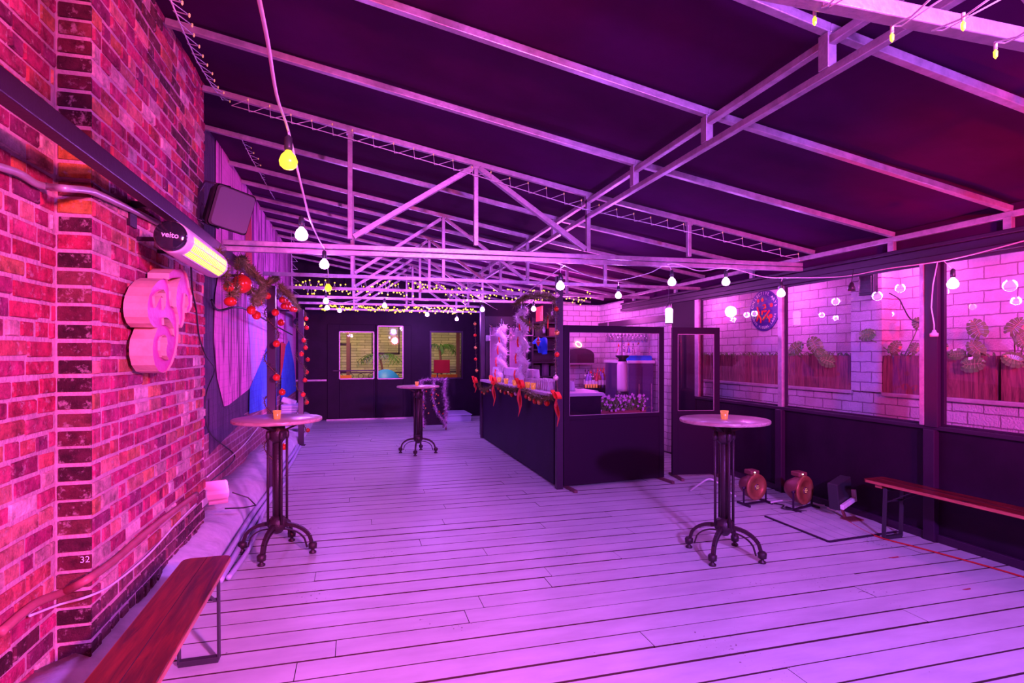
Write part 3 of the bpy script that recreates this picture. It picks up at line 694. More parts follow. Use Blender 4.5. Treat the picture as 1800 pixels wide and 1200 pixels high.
# patio heater tube
def text_pts(txt, size, bold=0):
    cu = bpy.data.curves.new('lettering', 'FONT'); cu.body = txt; cu.size = size; cu.align_x = 'CENTER'; cu.align_y = 'CENTER'; cu.resolution_u = 3; cu.offset = bold
    ob = bpy.data.objects.new('lettering', cu); C.objects.link(ob)
    dg = bpy.context.evaluated_depsgraph_get(); me = bpy.data.meshes.new_from_object(ob.evaluated_get(dg))
    vs = [v.co.copy() for v in me.vertices]; fs = [tuple(p.vertices) for p in me.polygons]
    bpy.data.objects.remove(ob); bpy.data.curves.remove(cu); bpy.data.meshes.remove(me); return vs, fs
def heater(c0, c1, r, label, text):
    c0, c1 = Vector(c0), Vector(c1); ax = (c1-c0).normalized(); Ln = (c1-c0).length
    t = thing('infrared_heater', c0, label, 'heater', 'infrared heaters')
    # local frame: z along the axis, x out towards the room and down
    out = Vector((1,0,-.55)); out = (out-ax*out.dot(ax)).normalized(); sd = ax.cross(out)
    Mx = Matrix((out, sd, ax)).transposed()
    b = MB(); b.lathe([(.001,.02),(r*.93,.02),(r*.99,.035),(r,.06),(r,Ln-.05),(r*.97,Ln-.02),(r*.85,Ln),(.001,Ln)], 32, c0, Mx)
    b.build('tube_body', M['white_enamel'], t)
    e = MB(); e.lathe([(.001,-.014),(r*.8,-.012),(r*.92,.0),(r*.93,.03),(.001,.03)], 32, c0, Mx); cap = e.build('end_cap', M['glossy_black'], t)
    gl = MB()      # glowing quartz window and wire guard, on the room side
    def arc(a0, a1, z0, z1, rr, mb, nz=1, mi=0):
        na = 10; vs = [c0+Mx @ Vector((rr*math.cos(a0+(a1-a0)*i/na), rr*math.sin(a0+(a1-a0)*i/na), z)) for z in (z0,z1) for i in range(na+1)]
        mb.add(vs, [(i,i+1,na+2+i,na+1+i) for i in range(na)], mi, True)
    arc(-.75, .62, .10, Ln-.07, r*1.012, gl); gl.build('glowing_element', M['heater_glow'], t)
    gu = MB()
    for k in range(26):
        z = .10+(Ln-.17)*k/25
        gu.tube([c0+Mx @ Vector((r*1.03*math.cos(a), r*1.03*math.sin(a), z)) for a in [(-.78+1.45*i/8) for i in range(9)]], .0011, 4)
    for a in (-.78,-.3,.2,.67): gu.tube([c0+Mx @ Vector((r*1.035*math.cos(a), r*1.035*math.sin(a), z)) for z in (.09, Ln-.06)], .0025, 4)
    gu.build('wire_guard', M['white_enamel'], t)
    ar = MB(); m_ = c0+ax*(Ln*.5)
    for s_ in (.3,.7):
        q = c0+ax*(Ln*s_); ar.bar(q-out*r*.8, Vector((XL1+.005 if r > .06 else XM+.01, q.y, q.z+.03)), .03, .02)
    ar.build('wall_bracket', M['black_steel'], t)
    if text:
        vs, fs = text_pts(text, .042, .0008)
        rt = Vector((1,0,0)); rt = (rt-ax*rt.dot(ax)).normalized(); upv = Vector((0,0,1)); upv = (upv-ax*upv.dot(ax)).normalized()
        lt = MB(); ca_, sa_ = math.cos(math.radians(-6)), math.sin(math.radians(-6))
        lt.add([c0-ax*.0155+rt*(p.x*ca_-p.y*sa_+.005)+upv*(p.x*sa_+p.y*ca_) for p in vs], fs)
        lt.build('lettering', M['paper_white'], cap, origin=c0)
    return t
M['glossy_black'] = mat('glossy_black_cap', (.02,.018,.03), .12, coat=.5)
M['heater_glow'] = mat('glowing_quartz', (.25,.08,.01), .4, emit=(1,.52,.02), es=2.4)
M['heater_glow'].cycles.emission_sampling = 'NONE'
heater(PD(299,414,3.02), PD(378,467,3.85), .088, 'white tube heater with glowing amber front high on the brick pier', 'veito')
h2 = PX(524,565,-1.22)
heater((-1.24,h2.y,h2.z), (-1.22,h2.y+.85,h2.z), .08, 'second tube heater, far along the painted wall behind the near garland post', None)

# flood light at the pier foot
def flood(c, label):
    c = Vector(c); t = thing('flood_light', c, label, 'flood light', 'flood lights'); return t
fc = PD(384,866,4.75)
t = thing('flood_light', fc, 'pale pink-lit flood light and junction box at the foot of the brick pier', 'flood light')
Mx = Matrix.Rotation(math.radians(18),3,'Z') @ Matrix.Rotation(math.radians(28),3,'X')
MB().obox(fc+Vector((-.03,.02,.02)), .20,.17,.09, Mx).build('lamp_housing', M['flood_shell'], t, bevel=.02)
MB().obox(fc+Mx @ Vector((.0,.02,-.075)), .15,.12,.03, Mx).build('lamp_lens', M['flood_shell'], t, bevel=.006)
MB().box(fc.x-.19,fc.x-.115,fc.y-.12,fc.y-.04,fc.z-.09,fc.z+.03).build('knuckle_box', M['grey_plastic'], t, bevel=.006)
jb = MB().box(XL1+.012,fc.x-.195,fc.y-.20,fc.y-.03,fc.z-.07,fc.z+.04).build('junction_box', M['grey_plastic'], t, bevel=.006)
MB().tube([fc+Vector((.10,.03,-.01)), fc+Vector((.22,.06,-.07)), fc+Vector((.29,.0,-.125)), fc+Vector((.20,-.04,-.13)), fc+Vector((.06,-.06,-.12))], .006, 6).build('cord', M['cable_black'], t)

# two par cans on the floor, front lens facing the room
def parcan(x, y, r, ang, label):
    c = Vector((x, y, r+.045)); t = thing('stage_light', (x,y,0), label, 'stage light', 'round stage lights on the floor')
    Mx = Matrix.Rotation(math.radians(ang),3,'Z') @ Matrix.Rotation(math.radians(90),3,'X')     # local z points out of the lens
    b = MB(); b.lathe([(.001,-.16),(r*.5,-.16),(r*.62,-.13),(r*.9,-.06),(r*.98,.0),(r,.02)], 32, c, Mx); b.build('housing', M['can_body'], t)
    g = MB(); g.lathe([(r*.62,.028),(r*.64,.034),(r*.97,.034),(r,.028),(r,.01),(r*.62,.01)], 40, c, Mx); g.build('front_ring', M['copper'], t)
    l = MB(); l.lathe([(r*.62,.012),(r*.62,.02),(r*.5,.016),(r*.48,.024),(r*.38,.018),(r*.36,.027),(r*.25,.020),(r*.23,.030),(.001,.034)], 40, c, Mx); l.build('lens', M['lens'], t)
    f = MB()
    for k in range(7):
        a = k*2*PI/6; q = .0 if k == 6 else r*.13
        f.sphere(c+Mx @ Vector((q*math.cos(a), q*math.sin(a), .036)), .0045, 8, 6)
    f.build('lamp_filament', M['fairy_dim'], t)
    y_ = MB(); sx = Mx @ Vector((1,0,0))
    for s_ in (-1, 1):
        p = c+sx*(s_*(r+.02)); y_.bar(p+Vector((0,0,.01)), Vector((p.x,p.y,.012)), .02, .006, up=sx)
        y_.tube([c+sx*(s_*r*.97), p+sx*(s_*.015)], .014, 8)
        y_.bar(Vector((p.x,p.y,.012))-Vector((0,.10,0)), Vector((p.x,p.y,.012))+Vector((0,.10,0)), .02, .02)
    p0, p1 = c+sx*-(r+.02), c+sx*(r+.02); y_.bar((p0.x,p0.y,.012), (p1.x,p1.y,.012), .03, .012)
    y_.build('yoke', M['black_steel'], t)
    h = MB(); h.obox(c+Vector((.0,.05,r+.01)), .11,.12,.05); h.build('top_housing', M['can_body'], t, bevel=.012)
    MB().sphere(c+Vector((-.01,-.014,r+.016)), .006, 10, 6).build('indicator_lamp', M['led_white'], t)
M['can_body'] = mat('dark_red_can', (.20,.06,.06), .45, .2)  # even dark red base colour
parcan(4.10, 5.12, .138, 8, 'round copper-ringed stage light on the floor, left one of the pair')
parcan(4.45, 4.83, .148, 17, 'round copper-ringed stage light on the floor, right one of the pair')
# led wash light tipped against the parapet
t = thing('wash_light', (4.56,4.42,0), 'dark square wash light with a white front bar leaning by the parapet', 'wash light')
c = Vector((4.54,4.42,.20)); Mx = Matrix.Rotation(math.radians(20),3,'Z') @ Matrix.Rotation(math.radians(-10),3,'Y')
MB().obox(c+Vector((0,.03,.05)), .28,.10,.26, Mx).build('panel', M['black_plastic'], t, bevel=.01)
MB().obox(c+Mx @ Vector((0,-.045,-.04)), .25,.035,.045, Mx).build('front_bar', M['white_plastic'], t, bevel=.006)
MB().obox(c+Mx @ Vector((.15,.0,-.01)), .025,.12,.12, Mx).build('side_plate', M['grey_plastic'], t, bevel=.004)
MB().bar(c+Vector((0,.02,-.08)), (4.56,4.40,.0), .03,.02).bar((4.50,4.35,.012),(4.66,4.35,.012),.12,.02).build('stand', M['can_body'], t)

# cables on the right
def cable(name, pts, r, m, label, n=6, cat='cable', sub=6):
    pts = [Vector(p) for p in pts]; out = []
    for i in range(len(pts)-1):
        p0, p1, p2, p3 = pts[max(i-1,0)], pts[i], pts[i+1], pts[min(i+2,len(pts)-1)]
        for k in range(sub):
            s = k/sub; out.append(.5*((2*p1)+(p2-p0)*s+(2*p0-5*p1+4*p2-p3)*s*s+(3*p1-p0-3*p2+p3)*s**3))
    out.append(pts[-1]); o = MB().tube(out, r, n).build(name, m); return tag(o, label, cat) if label else o
cable('cable', [(4.28,5.05,.012),(4.32,4.95,.012),(4.22,4.86,.012),(4.28,4.78,.012),(4.38,4.70,.012)], .006, M['cable_black'], 'thin black cable looping on the deck between the stage lights')
cable('cable', [(4.66,4.72,.02),(4.62,4.6,.03),(4.54,4.48,.06),(4.52,4.40,.125)], .011, M['cable_white'], 'thick pink-lit cable curving up from the floor to the wash light')
cable('cable', [(4.0,5.3,.04),(3.93,5.36,.10),(3.86,5.42,.17),(3.80,5.5,.20),(3.74,5.6,.12),(3.72,5.75,.012)], .010, M['cable_white'], 'pale stiff cable arching behind the right bar table beside the left stage light')
cable('cable', [(4.6,4.55,.008),(4.42,4.1,.008),(4.38,3.85,.008),(4.46,3.55,.008),(4.58,3.0,.008),(4.62,2.4,.008)], .006, M['red_cable'], 'red cable lying along the deck under the right bench')
cable('cable', [(4.22,5.02,.03),(4.4,5.05,.03),(4.55,4.98,.02),(4.7,4.8,.02)], .009, M['cable_white'], 'pale cable running along the wall foot between the stage lights')

# grooved hatch let into the deck
hq = [PZ(1337,905,0), PZ(1457,953,0), PZ(1590,932,0), PZ(1468,890,0)]
ht = thing('floor_hatch', (sum(p.x for p in hq)/4, sum(p.y for p in hq)/4, 0), 'low grooved hatch with dark edge set in the deck before the stage lights', 'hatch')
hm = MB(); x0, x1, y0, y1 = 3.32, 4.45, 3.93, 4.58
A, B_, Cc, Dd = PZ(1345,908,0), PZ(1457,953,0), PZ(1578,935,0), PZ(1480,892,0)
def bil(s, t_): return A.lerp(B_, s).lerp(Dd.lerp(Cc, s), t_)
nb = 7
for k in range(nb):
    a, b = k/nb+.008, (k+1)/nb-.008
    hm.prism([bil(.01,a)+Vector((0,0,.002)), bil(.99,a)+Vector((0,0,.002)), bil(.99,b)+Vector((0,0,.002)), bil(.01,b)+Vector((0,0,.002))], (0,0,.010))
hm.build('slat_deck', M['deck'], ht)
he = MB()
for p, q in ((A,B_),(B_,Cc)): he.bar(p+Vector((0,0,.006)), q+Vector((0,0,.006)), .02, .012)
he.build('metal_edge', M['black_steel'], ht)
for u, v, s_ in ((1572,980,.05),(1700,1036,.035)):
    p = PZ(u,v,0); m_ = MB(); n = 9
    m_.add([p+Vector((s_*1.0*math.cos(a)*(1+.3*math.sin(3*a)), s_*.35*math.sin(a)*(1+.4*math.cos(2*a)), .0035)) for a in [2*PI*i/n for i in range(n)]], [tuple(range(n))])
    tag(m_.build('dead_leaf', M['stain'], kind=None), 'small dark red leaf lying on the deck %s' % ('near the hatch' if u < 1600 else 'at lower right'), 'leaf')

# conduits on the left wall
cs = [PX(-30,285,XL0+.03), PX(30,303,XL0+.03), PX(62,322,XL0+.035), PX(85,328,XL0+.05), PX(112,331,XL1+.03), PX(150,334,XL1+.03), PX(175,342,XL1+.03), PX(230,368,XL1+.03), PX(278,392,XL1+.03)]
cable('conduit', cs, .016, M['conduit'], 'bare metal conduit running along the brick above the sign to the heater', 8, 'conduit')
cs = [PX(0,1112,XL0+.03), PX(60,1062,XL0+.03), PX(112,1040,XL0+.035), PX(150,1020,XL1+.035), PX(200,985,XL1+.03), PX(270,925,XL1+.03), PX(345,868,XL1+.03)]
cable('conduit', cs, .019, M['pipe_red'], 'red-painted conduit low on the brick wall ending at the flood light', 8, 'conduit')
cs = [PX(52,1082,XL0+.03), PX(105,1062,XL0+.04), PX(155,1048,XL1+.03), PX(200,1025,XL1+.02), PX(260,975,XL1+.02), PX(310,920,XL1+.02), PX(345,885,XL1+.03)]
cable('cable', cs, .006, M['cable_white'], 'white cable sagging along the brick just below the red conduit')
cs = [PX(336,468,XL1+.12), PX(338,510,XL1+.04), PX(345,545,XL1+.02), PX(350,590,XL1+.02), PX(362,625,XL1+.03), PX(377,650,XM+.05), PX(363,690,XM+.04), PX(362,728,XM+.03), PX(372,765,XM+.03), PX(413,803,XM+.02), PX(365,850,XL1-.06)]
cable('cable', cs, .006, M['cable_black'], 'black heater cable hanging down the pier corner over the mural')
cs = [PX(364,838,XM+.03), PX(390,815,XM+.03), PX(430,780,XM+.03), PX(462,740,XM+.03)]
cable('cable', cs, .007, M['cable_white'], 'white cable along the foot of the mural wall')
# painted pipes along the ledge
for k, (x, z, rr) in enumerate(((-.955,.075,.022),(-.925,.032,.024),(-.875,.026,.018))):
    y0 = 4.25+.05*k
    pts = [(x+.008*math.sin(i*1.3+k), y0+i*.45, z+ (.01*math.sin(i*.9) if k == 0 else 0)) for i in range(14 if k < 2 else 11)]
    if k == 2: pts = [(x+.03*math.sin(i*.8), y0+i*.33, z) for i in range(11)]
    cable('pipe', pts, rr, M['pipe_paint'], ['upper lavender-painted pipe along the foot of the ledge','lower lavender-painted pipe lying on the deck beside the ledge','thin loose pale pipe snaking on the deck by the ledge'][k], 8, 'pipe')
cable('cable', [PX(372,527,XM+.03), PX(384,545,XM+.03), (-1.25,7.0,2.12), (-1.25,9.5,2.05), (-1.25,12,1.98)], .012, M['cable_black'], 'black cable strung along the painted wall below the rail')
# wall nail plate, loose vents at far left
def vent(p, rx, label, sc=1.0):
    t = thing('louvred_vent', p, label, 'vent', 'pale louvred units beside the far garland post'); p = Vector(p)
    b = MB(); b.box(p.x-.2*sc,p.x+.2*sc,p.y-.2,p.y+.2,p.z,p.z+.24*sc); b.build('casing', M['pipe_paint'], t, bevel=.02)
    l = MB()
    for k in range(4): l.box(p.x-.17*sc,p.x+.17*sc,p.y-.215,p.y-.2,p.z+(.03+k*.05)*sc,p.z+(.055+k*.05)*sc)
    l.build('louvre', M['white_plastic'], t)
vent((-1.18,11.35,.20), 0, 'pale louvred unit on the ledge behind the far post, lower one')
vent((-1.20,11.45,.44), 0, 'pale louvred unit on the ledge behind the far post, upper one', .9)
p = PX(505,705,-1.28); t = thing('flood_light', (p.x,p.y,.2), 'small pink flood light on the ledge beyond the left bar table', 'flood light')
MB().box(p.x-.06,p.x+.0,p.y-.05,p.y+.05,.2,p.z-.02).build('arm', M['grey_plastic'], t); MB().obox((p.x+.03,p.y,p.z), .26,.16,.10, Matrix.Rotation(.35,3,'Y')).build('lamp_housing', M['white_plastic'], t, bevel=.02)
# ================================================================== NUMBER SIGN (channel letters on the pier)
def letter_sign():
    XF = -1.075
    def pts(l): return [PX(220+x/5.455, 460+y/5.455, XF) for x, y in l]
    t = thing('channel_letter_sign', (XL1, 3.7, 1.5), 'pale metal channel sign shaped like an 8 fixed to the brick pier under the heater', 'sign')
    out8 = [(345,160),(380,165),(405,210),(418,280),(420,360),(430,425),(455,450),(478,500),(490,580),(492,680),(485,780),(465,880),(435,970),(395,1040),(345,1066),(300,1050),(262,990),(243,900),(240,820),(250,740),(272,680),(288,630),(255,630),(220,590),(198,530),(190,460),(192,400),(205,330),(240,245),(290,185)]
    hole1 = [(348,540),(372,532),(400,548),(425,590),(447,640),(455,715),(440,700),(415,640),(385,610),(352,605)]
    hole2 = [(312,760),(330,715),(360,700),(378,725),(385,780),(372,850),(378,900),(400,940),(368,940),(330,915),(312,850)]
    hole3 = [(258,330),(300,285),(345,265),(368,300),(372,360),(365,430),(348,462),(346,400),(344,345),(325,325),(300,370),(270,440),(262,400)]
    w_ = [(450,70),(505,70),(545,75),(570,110),(590,180),(600,250),(625,320),(622,430),(600,475),(575,490),(572,440),(590,400),(580,330),(560,300),(548,430),(550,540),(538,600),(520,635),(500,600),(492,520),(472,430),(470,340),(480,240),(500,180),(515,150),(430,155),(400,170),(400,110)]
    def face(poly, holes, name, dx=0):
        P_ = pts(poly); H_ = [pts(h) for h in holes]
        bm = bmesh.new(); loops = []
        for L_ in [P_]+H_:
            vs = [bm.verts.new(p+Vector((dx,0,0))) for p in L_]; loops.append([bm.edges.new((vs[i], vs[(i+1)%len(vs)])) for i in range(len(vs))])
        bmesh.ops.triangle_fill(bm, edges=[e for l in loops for e in l], use_beauty=True)
        bm.normal_update(); bm.verts.ensure_lookup_table(); bm.verts.index_update()
        m_ = MB(); vv = [v.co.copy() for v in bm.verts]; ff = []
        for fc_ in bm.faces:
            ix = [v.index for v in fc_.verts]
            if fc_.normal.x < 0: ix = ix[::-1]
            ff.append(tuple(ix))
        m_.add(vv, ff); bm.free()
        o = m_.build(name+'_face', M['sign_face'], t)
        s = MB(); dp = XF-XL1-.035
        for L_ in [P_]+H_:
            n = len(L_); a = [p+Vector((.012,0,0)) for p in L_]; b = [p-Vector((dp,0,0)) for p in L_]
            s.add(a+b, [(i,(i+1)%n,n+(i+1)%n,n+i) for i in range(n)], 0, False)
        s.build(name+'_side', M['sign_side'], t)
    face(out8, [hole1, hole2, hole3], 'eight')
    face(w_, [], 'flourish')
    st = MB()
    for y, z in ((3.52,1.62),(3.75,1.75),(3.60,1.95),(4.05,2.0)): st.bar((XL1+.004,y,z),(XL1+.045,y,z),.02,.02)
    st.build('mounting_stud', M['black_steel'], t)
M['sign_face'] = mat('pale_pink_sign_face', (.50,.015,.26), .45, 0, noise=.4, nscale=2.5, col2=(.62,.09,.34), bump=.3)
M['sign_side'] = mat('dusty_cream_sign_side', (.78,.46,.40), .6, 0, noise=.3, nscale=7, bump=.2)
import bmesh
letter_sign()
# chalk 32 on a dark header
vs, fs = text_pts('32', .042)
p0 = PY(150, 983, Y1-.022)
tag(MB().add([p0+Vector((p.x, -.004, p.y)) for p in vs], fs).build('chalk_number', M['paper_white']), 'number 32 chalked on a dark brick of the pier edge', 'chalk writing')

# ================================================================== GARLANDS AND BAUBLES ON THE LEFT
def garland(name, pts, r, per, L_, label, cat='garland', m='tinsel_green', core='tinsel_wood', group=None, w=.0035):
    pts = [Vector(p) for p in pts]; out = []
    for i in range(len(pts)-1):
        p0, p1, p2, p3 = pts[max(i-1,0)], pts[i], pts[i+1], pts[min(i+2,len(pts)-1)]
        for k in range(6):
            s = k/6; out.append(.5*((2*p1)+(p2-p0)*s+(2*p0-5*p1+4*p2-p3)*s*s+(3*p1-p0-3*p2+p3)*s**3))
    out.append(pts[-1])
    t = thing(name, out[0], label, cat, group)
    MB().tube(out, r*.16, 6).build('core', M[core], t)
    MB().needles(out, r, int(per*.9), L_*1.35, w).build('needles', M[m], t)
    return t, out
def bauble(p, r, label, m='red_ball', group='red baubles', squash=1.0):
    p = Vector(p); t = thing('bauble', p, label, 'bauble', group)
    r *= .88; MB().sphere(L0, r, 20, 12, sc=(1,1,squash)).build('ball', M[m], t, origin=L0)
    MB().lathe([(.001,r*squash*.97),(r*.22,r*squash*.97),(r*.22,r*squash*1.2),(r*.1,r*squash*1.25),(.001,r*squash*1.3)], 8).build('cap', M['brass'], t, origin=L0)
    return t
xr = XRl+.02
def RP(u, v, x=xr): return PX(u, v, x)
garland('garland', [RP(384,438,-1.0), RP(388,455,-.98), RP(397,480,-.98), RP(400,498,-.98), RP(408,520,-.98), RP(417,505,-.98), RP(418,470,-.98), RP(426,455,-.98), RP(437,475,-.98), RP(439,500,-.98), RP(443,515,-.98)], .03, 900, .05, 'green tinsel garland looped over the rail beside the heater')
garland('garland', [RP(440,470,-1.0), RP(455,490,-.98), RP(462,505,-.98), RP(452,520,-.98), RP(445,530,-.98), RP(455,532,-.98), RP(464,515,-.98), RP(470,497,-.97), RP(488,488,-.97)], .03, 800, .05, 'green tinsel garland swag between the big bauble and the near post')
garland('garland', [RP(492,500,-.92), RP(500,512,-.92), RP(510,520,-.92), RP(519,535,-.92), RP(524,545,-.92)], .03, 500, .06, 'green tinsel garland on the rail beyond the near post')
for y, lb, n_ in ((6.98,'near',9),(10.5,'far',9)):
    pts = []; 
    for i in range(37):
        a = i*.75; pts.append((-.95+.075*math.cos(a), y+.075*math.sin(a), 2.34-2.2*i/36))
    garland('garland', pts, .03, 260, .055, 'green tinsel garland wound down the %s rail post' % lb)
BA = [(402,504,.052,'upper small bauble left of the largest one'),(425,499,.105,'largest red bauble, hung from the rail by the heater'),(405,530,.062,'flattened bauble lowest left on the first garland loop'),(442,545,.055,'bauble left of the pair below the rail'),(451,554,.055,'bauble right of the pair below the rail'),(455,532,.045,'bauble half hidden above the pair'),(470,520,.05,'bauble on the rail swag, left one before the near post'),(477,521,.035,'small bauble on the rail swag touching the near post')]
for u, v, r, lb in BA: bauble(RP(u,v,-.985), r*.9, 'red '+lb, group='red baubles along the rail', squash=.8 if 'flat' in lb else 1)
PB = [(484,549),(494,567),(486,604),(486,663),(496,689),(482,770),(499,785)]
for i, (u, v) in enumerate(PB):
    p = PX(u,v,-.86); bauble((p.x, 6.86, PY(u,v,6.86).z) if False else PX(u,v,-.87), .045, 'red bauble on the near garland post, %s from the top' % ORD[i], group='red baubles on the near post')
RB = [(496,527),(502,530),(499,538),(505,539),(513,543),(518,544),(507,535)]
for i, (u, v) in enumerate(RB): bauble(PX(u,v,-.93), .048, 'red bauble in the cluster beyond the near post, %s in height order' % ORD[i], group='red bauble cluster on the rail')
FB = [(538,560),(539,576),(534,598),(537,611),(530,622),(541,632),(539,654),(536,668),(533,693),(539,707),(531,739),(541,756)]
for i, (u, v) in enumerate(FB): bauble(PX(u,v,-.87), .045, 'red bauble on the far garland post, %s from the top' % ORD[i], group='red baubles on the far post')

# ================================================================== STRING LIGHTS
def bulbset(t, D, warm, r=.041):
    sk_ = MB(); sk_.lathe([(.001,.115),(.008,.11),(.017,.10),(.019,.055),(.016,.04),(.001,.04)], 12, D); s_ = sk_.build('socket', M['black_plastic'], t)
    b = MB(); b.lathe([(.012,.045),(.015,.035),(r*.75,.018),(r,-.008),(r*.9,-.03),(r*.55,-.043),(.001,-.048)], 20, D)
    b.build('bulb', M['bulb_warm' if warm else 'bulb_purple'], s_, origin=t.location)
def string(idx, route, label, r=.005, m='cable_white'):
    t = thing('string_lights', BULBS[idx[0]][0], label, 'string lights', 'festoon string lights')
    pts = []
    for i in range(len(route)-1):
        p0, p1, p2, p3 = route[max(i-1,0)], route[i], route[i+1], route[min(i+2,len(route)-1)]
        for k in range(8):
            s = k/8; pts.append(.5*((2*p1)+(p2-p0)*s+(2*p0-5*p1+4*p2-p3)*s*s+(3*p1-p0-3*p2+p3)*s**3))
    pts.append(route[-1]); MB().tube(pts, r, 6).build('cord', M[m], t)
    for i in idx: bulbset(t, BULBS[i][0], BULBS[i][1])
    hg = MB()
    for i in idx:
        D = BULBS[i][0]; q = min(pts, key=lambda p: (p-D-Vector((0,0,.12))).length); hg.tube([D+Vector((0,0,.105)), q], .003, 5)
    hg.build('drop_wire', M[m], t)
    return t
B = [b[0] for b in BULBS]; U = Vector((0,0,.13))
string([0,1,2], [PD(447,-40,1.35), PD(470,70,1.7), PD(487,170,2.1), B[0]+U, PD(528,320,2.95), PD(545,385,3.5), PD(560,420,4.3), B[2]+U], 'white cord with three bulbs running in from the top left to the largest truss', .006)
string([3,4,5,6], [B[2]+U+Vector((0,.2,.02)), B[3]+U, B[4]+U, B[5]+U, B[6]+U], 'string of bulbs continuing to the back on the left, amber bulb first', .005)
string([7,8,9], [B[6]+U, B[7]+U, B[8]+U, B[9]+U], 'string of three violet bulbs before the back doors')
string([10,11,12,13], [B[10]+U+Vector((-.4,0,.1)), B[10]+U, B[11]+U, B[12]+U, B[13]+U, PD(905,530,8.0), PD(945,500,6.6), PD(993,466,5.32)], 'string of violet bulbs over the bar counter')
string([14,15,16,17,18,19], [PD(978,462,5.3), PD(990,466,5.34), PD(1040,486,6.2), PD(1087,492,6.9)+Vector((0,0,.0)), PD(1140,480,6.3), PD(1180,463,5.55), PD(1230,476,5.6), PD(1278,470,5.7), PD(1340,486,5.75), PD(1390,488,5.7), PD(1480,486,5.3), PD(1560,472,4.9), PD(1675,455,4.35), PD(1830,415,3.8)], 'string of violet bulbs crossing to the right window wall')
# lantern at the bar post
lp = PD(1176,555,7.15); t = thing('cage_lantern', lp, 'glowing jar lantern hung on the dark partition above the bar screens', 'lantern')
MB().lathe([(.001,-.10),(.045,-.10),(.048,.08),(.03,.10),(.001,.10)], 16, lp).build('glass_jar', M['bulb_purple'], t)
MB().lathe([(.05,-.105),(.052,-.09),(.001,-.09)], 16, lp).tube([lp+Vector((.03*math.cos(a), 0, .10+.06*math.sin(a))) for a in [PI*i/8 for i in range(9)]], .005, 5).bar(lp+Vector((0,0,.15)), lp+Vector((0,0,.40)), .008,.008).build('hook', M['black_steel'], t)
# empty sockets hanging by the windows
for u, v, D, lb in ((1497,505,4.95,'empty lamp socket hanging before the window, left of the round box'),):
    p = PD(u,v,D); o = thing('lamp_socket', p, lb, 'lamp socket'); MB().lathe([(.03,-.03),(.03,.0),(.015,.04),(.001,.05)], 12, p).build('shell', M['black_plastic'], o); MB().tube([p+Vector((0,0,.045)), p+Vector((.02,0,.16))], .003, 5).build('wire', M['cable_black'], o)
pw_ = [PX(1648,460,XR-.07), PX(1640,500,XR-.07), PX(1637,540,XR-.07), PX(1642,570,XR-.07), PX(1642,584,XR-.07)]
cb_ = thing('pendant_plug', pw_[-1], 'cable with a grey plug hanging down the dark window post', 'plug')
MB().tube(pw_, .005, 6).build('cord', M['cable_white'], cb_); MB().lathe([(.03,-.035),(.032,-.01),(.018,.0),(.012,.02),(.001,.02)], 12, pw_[-1]).build('plug', M['grey_plastic'], cb_)
cable('cable', [PX(1563,515,XR+.35), PX(1580,525,XR+.35), PX(1588,540,XR+.35), PX(1600,560,XR+.35), PX(1618,568,XR+.35)], .006, M['cable_black'], 'black cable hanging against the white brick behind the middle window')
bx = PX(1522,500,XP-.06); tag(MB().box(bx.x,bx.x+.06,bx.y-.09,bx.y+.09,bx.z-.11,bx.z+.11).box(bx.x-.01,bx.x,bx.y-.07,bx.y+.07,bx.z-.09,bx.z+.09).build('wall_vent_box', M['black_plastic'], bevel=.01), 'dark square box on the white brick beyond the middle window', 'wall box')

# ================================================================== FAIRY LIGHTS
def zigzag(path, amp, n, label, seed, side=(0,0,1), bulb=True, mi='cable_white'):
    rr = random.Random(seed); pts = [path[0]]
    def at(s):
        s *= len(path)-1; i = min(int(s), len(path)-2); return path[i].lerp(path[i+1], s-i)
    t = thing('fairy_lights', path[0], label, 'fairy lights', 'fairy light strands')
    side = Vector(side); P_ = []
    for k in range(n):
        a = at(k/n); b = at((k+.75)/n); P_ += [a, b+side*amp*rr.uniform(.8,1.15), at((k+.8)/n)-side*amp*.15]
    P_.append(path[-1])
    MB().tube(P_, .0028, 4).tube(path, .004, 4).build('wire', M[mi], t)
    if bulb:
        b0 = None
        for k in range(n):
            p = P_[k*3+1]
            if b0 is None: b0 = MB().lathe([(.001,-.012),(.005,-.006),(.005,.006),(.001,.01)], 6, (0,0,0)).build('bulb', M['fairy_dim'], t, origin=L0); o = b0
            else: o = b0.copy(); C.objects.link(o); o.parent = t
            o.location = p-Vector(t.location)
    return t
zr0 = lambda x: zr(x)
zigzag([PD(292,-20,2.3), PD(318,45,2.9), PD(345,105,3.6), PD(372,150,4.3), PD(392,176,4.75)], .055, 13, 'white zigzag fairy light wire at the top edge of the brick wall', 1, (1,0,-.2))
zigzag([Vector((-.98,4.99,zr(-.98)-.06)), Vector((0,4.99,zr(0)-.07)), Vector((1.04,4.99,zr(1.04)-.09)), Vector((2.1,4.99,zr(2.1)-.13)), Vector((3.2,4.99,zr(3.2)-.10)), Vector((4.6,4.99,zr(4.6)-.10))], .075, 30, 'pinkish zigzag fairy light wire along the upper chord of the largest truss', 2)
zigzag([PX(400,195,-1.12), PX(440,275,-1.12), PX(480,345,-1.12), PX(505,385,-1.12)], .06, 22, 'zigzag fairy light wire running back under the roof over the mural', 3, (1,0,.2))
zigzag([PD(512,405,8.8), PD(513,470,8.8), PD(513,520,8.8)], .10, 9, 'zigzag fairy light wire hanging vertically beyond the mural', 4, (1,0,0), False)
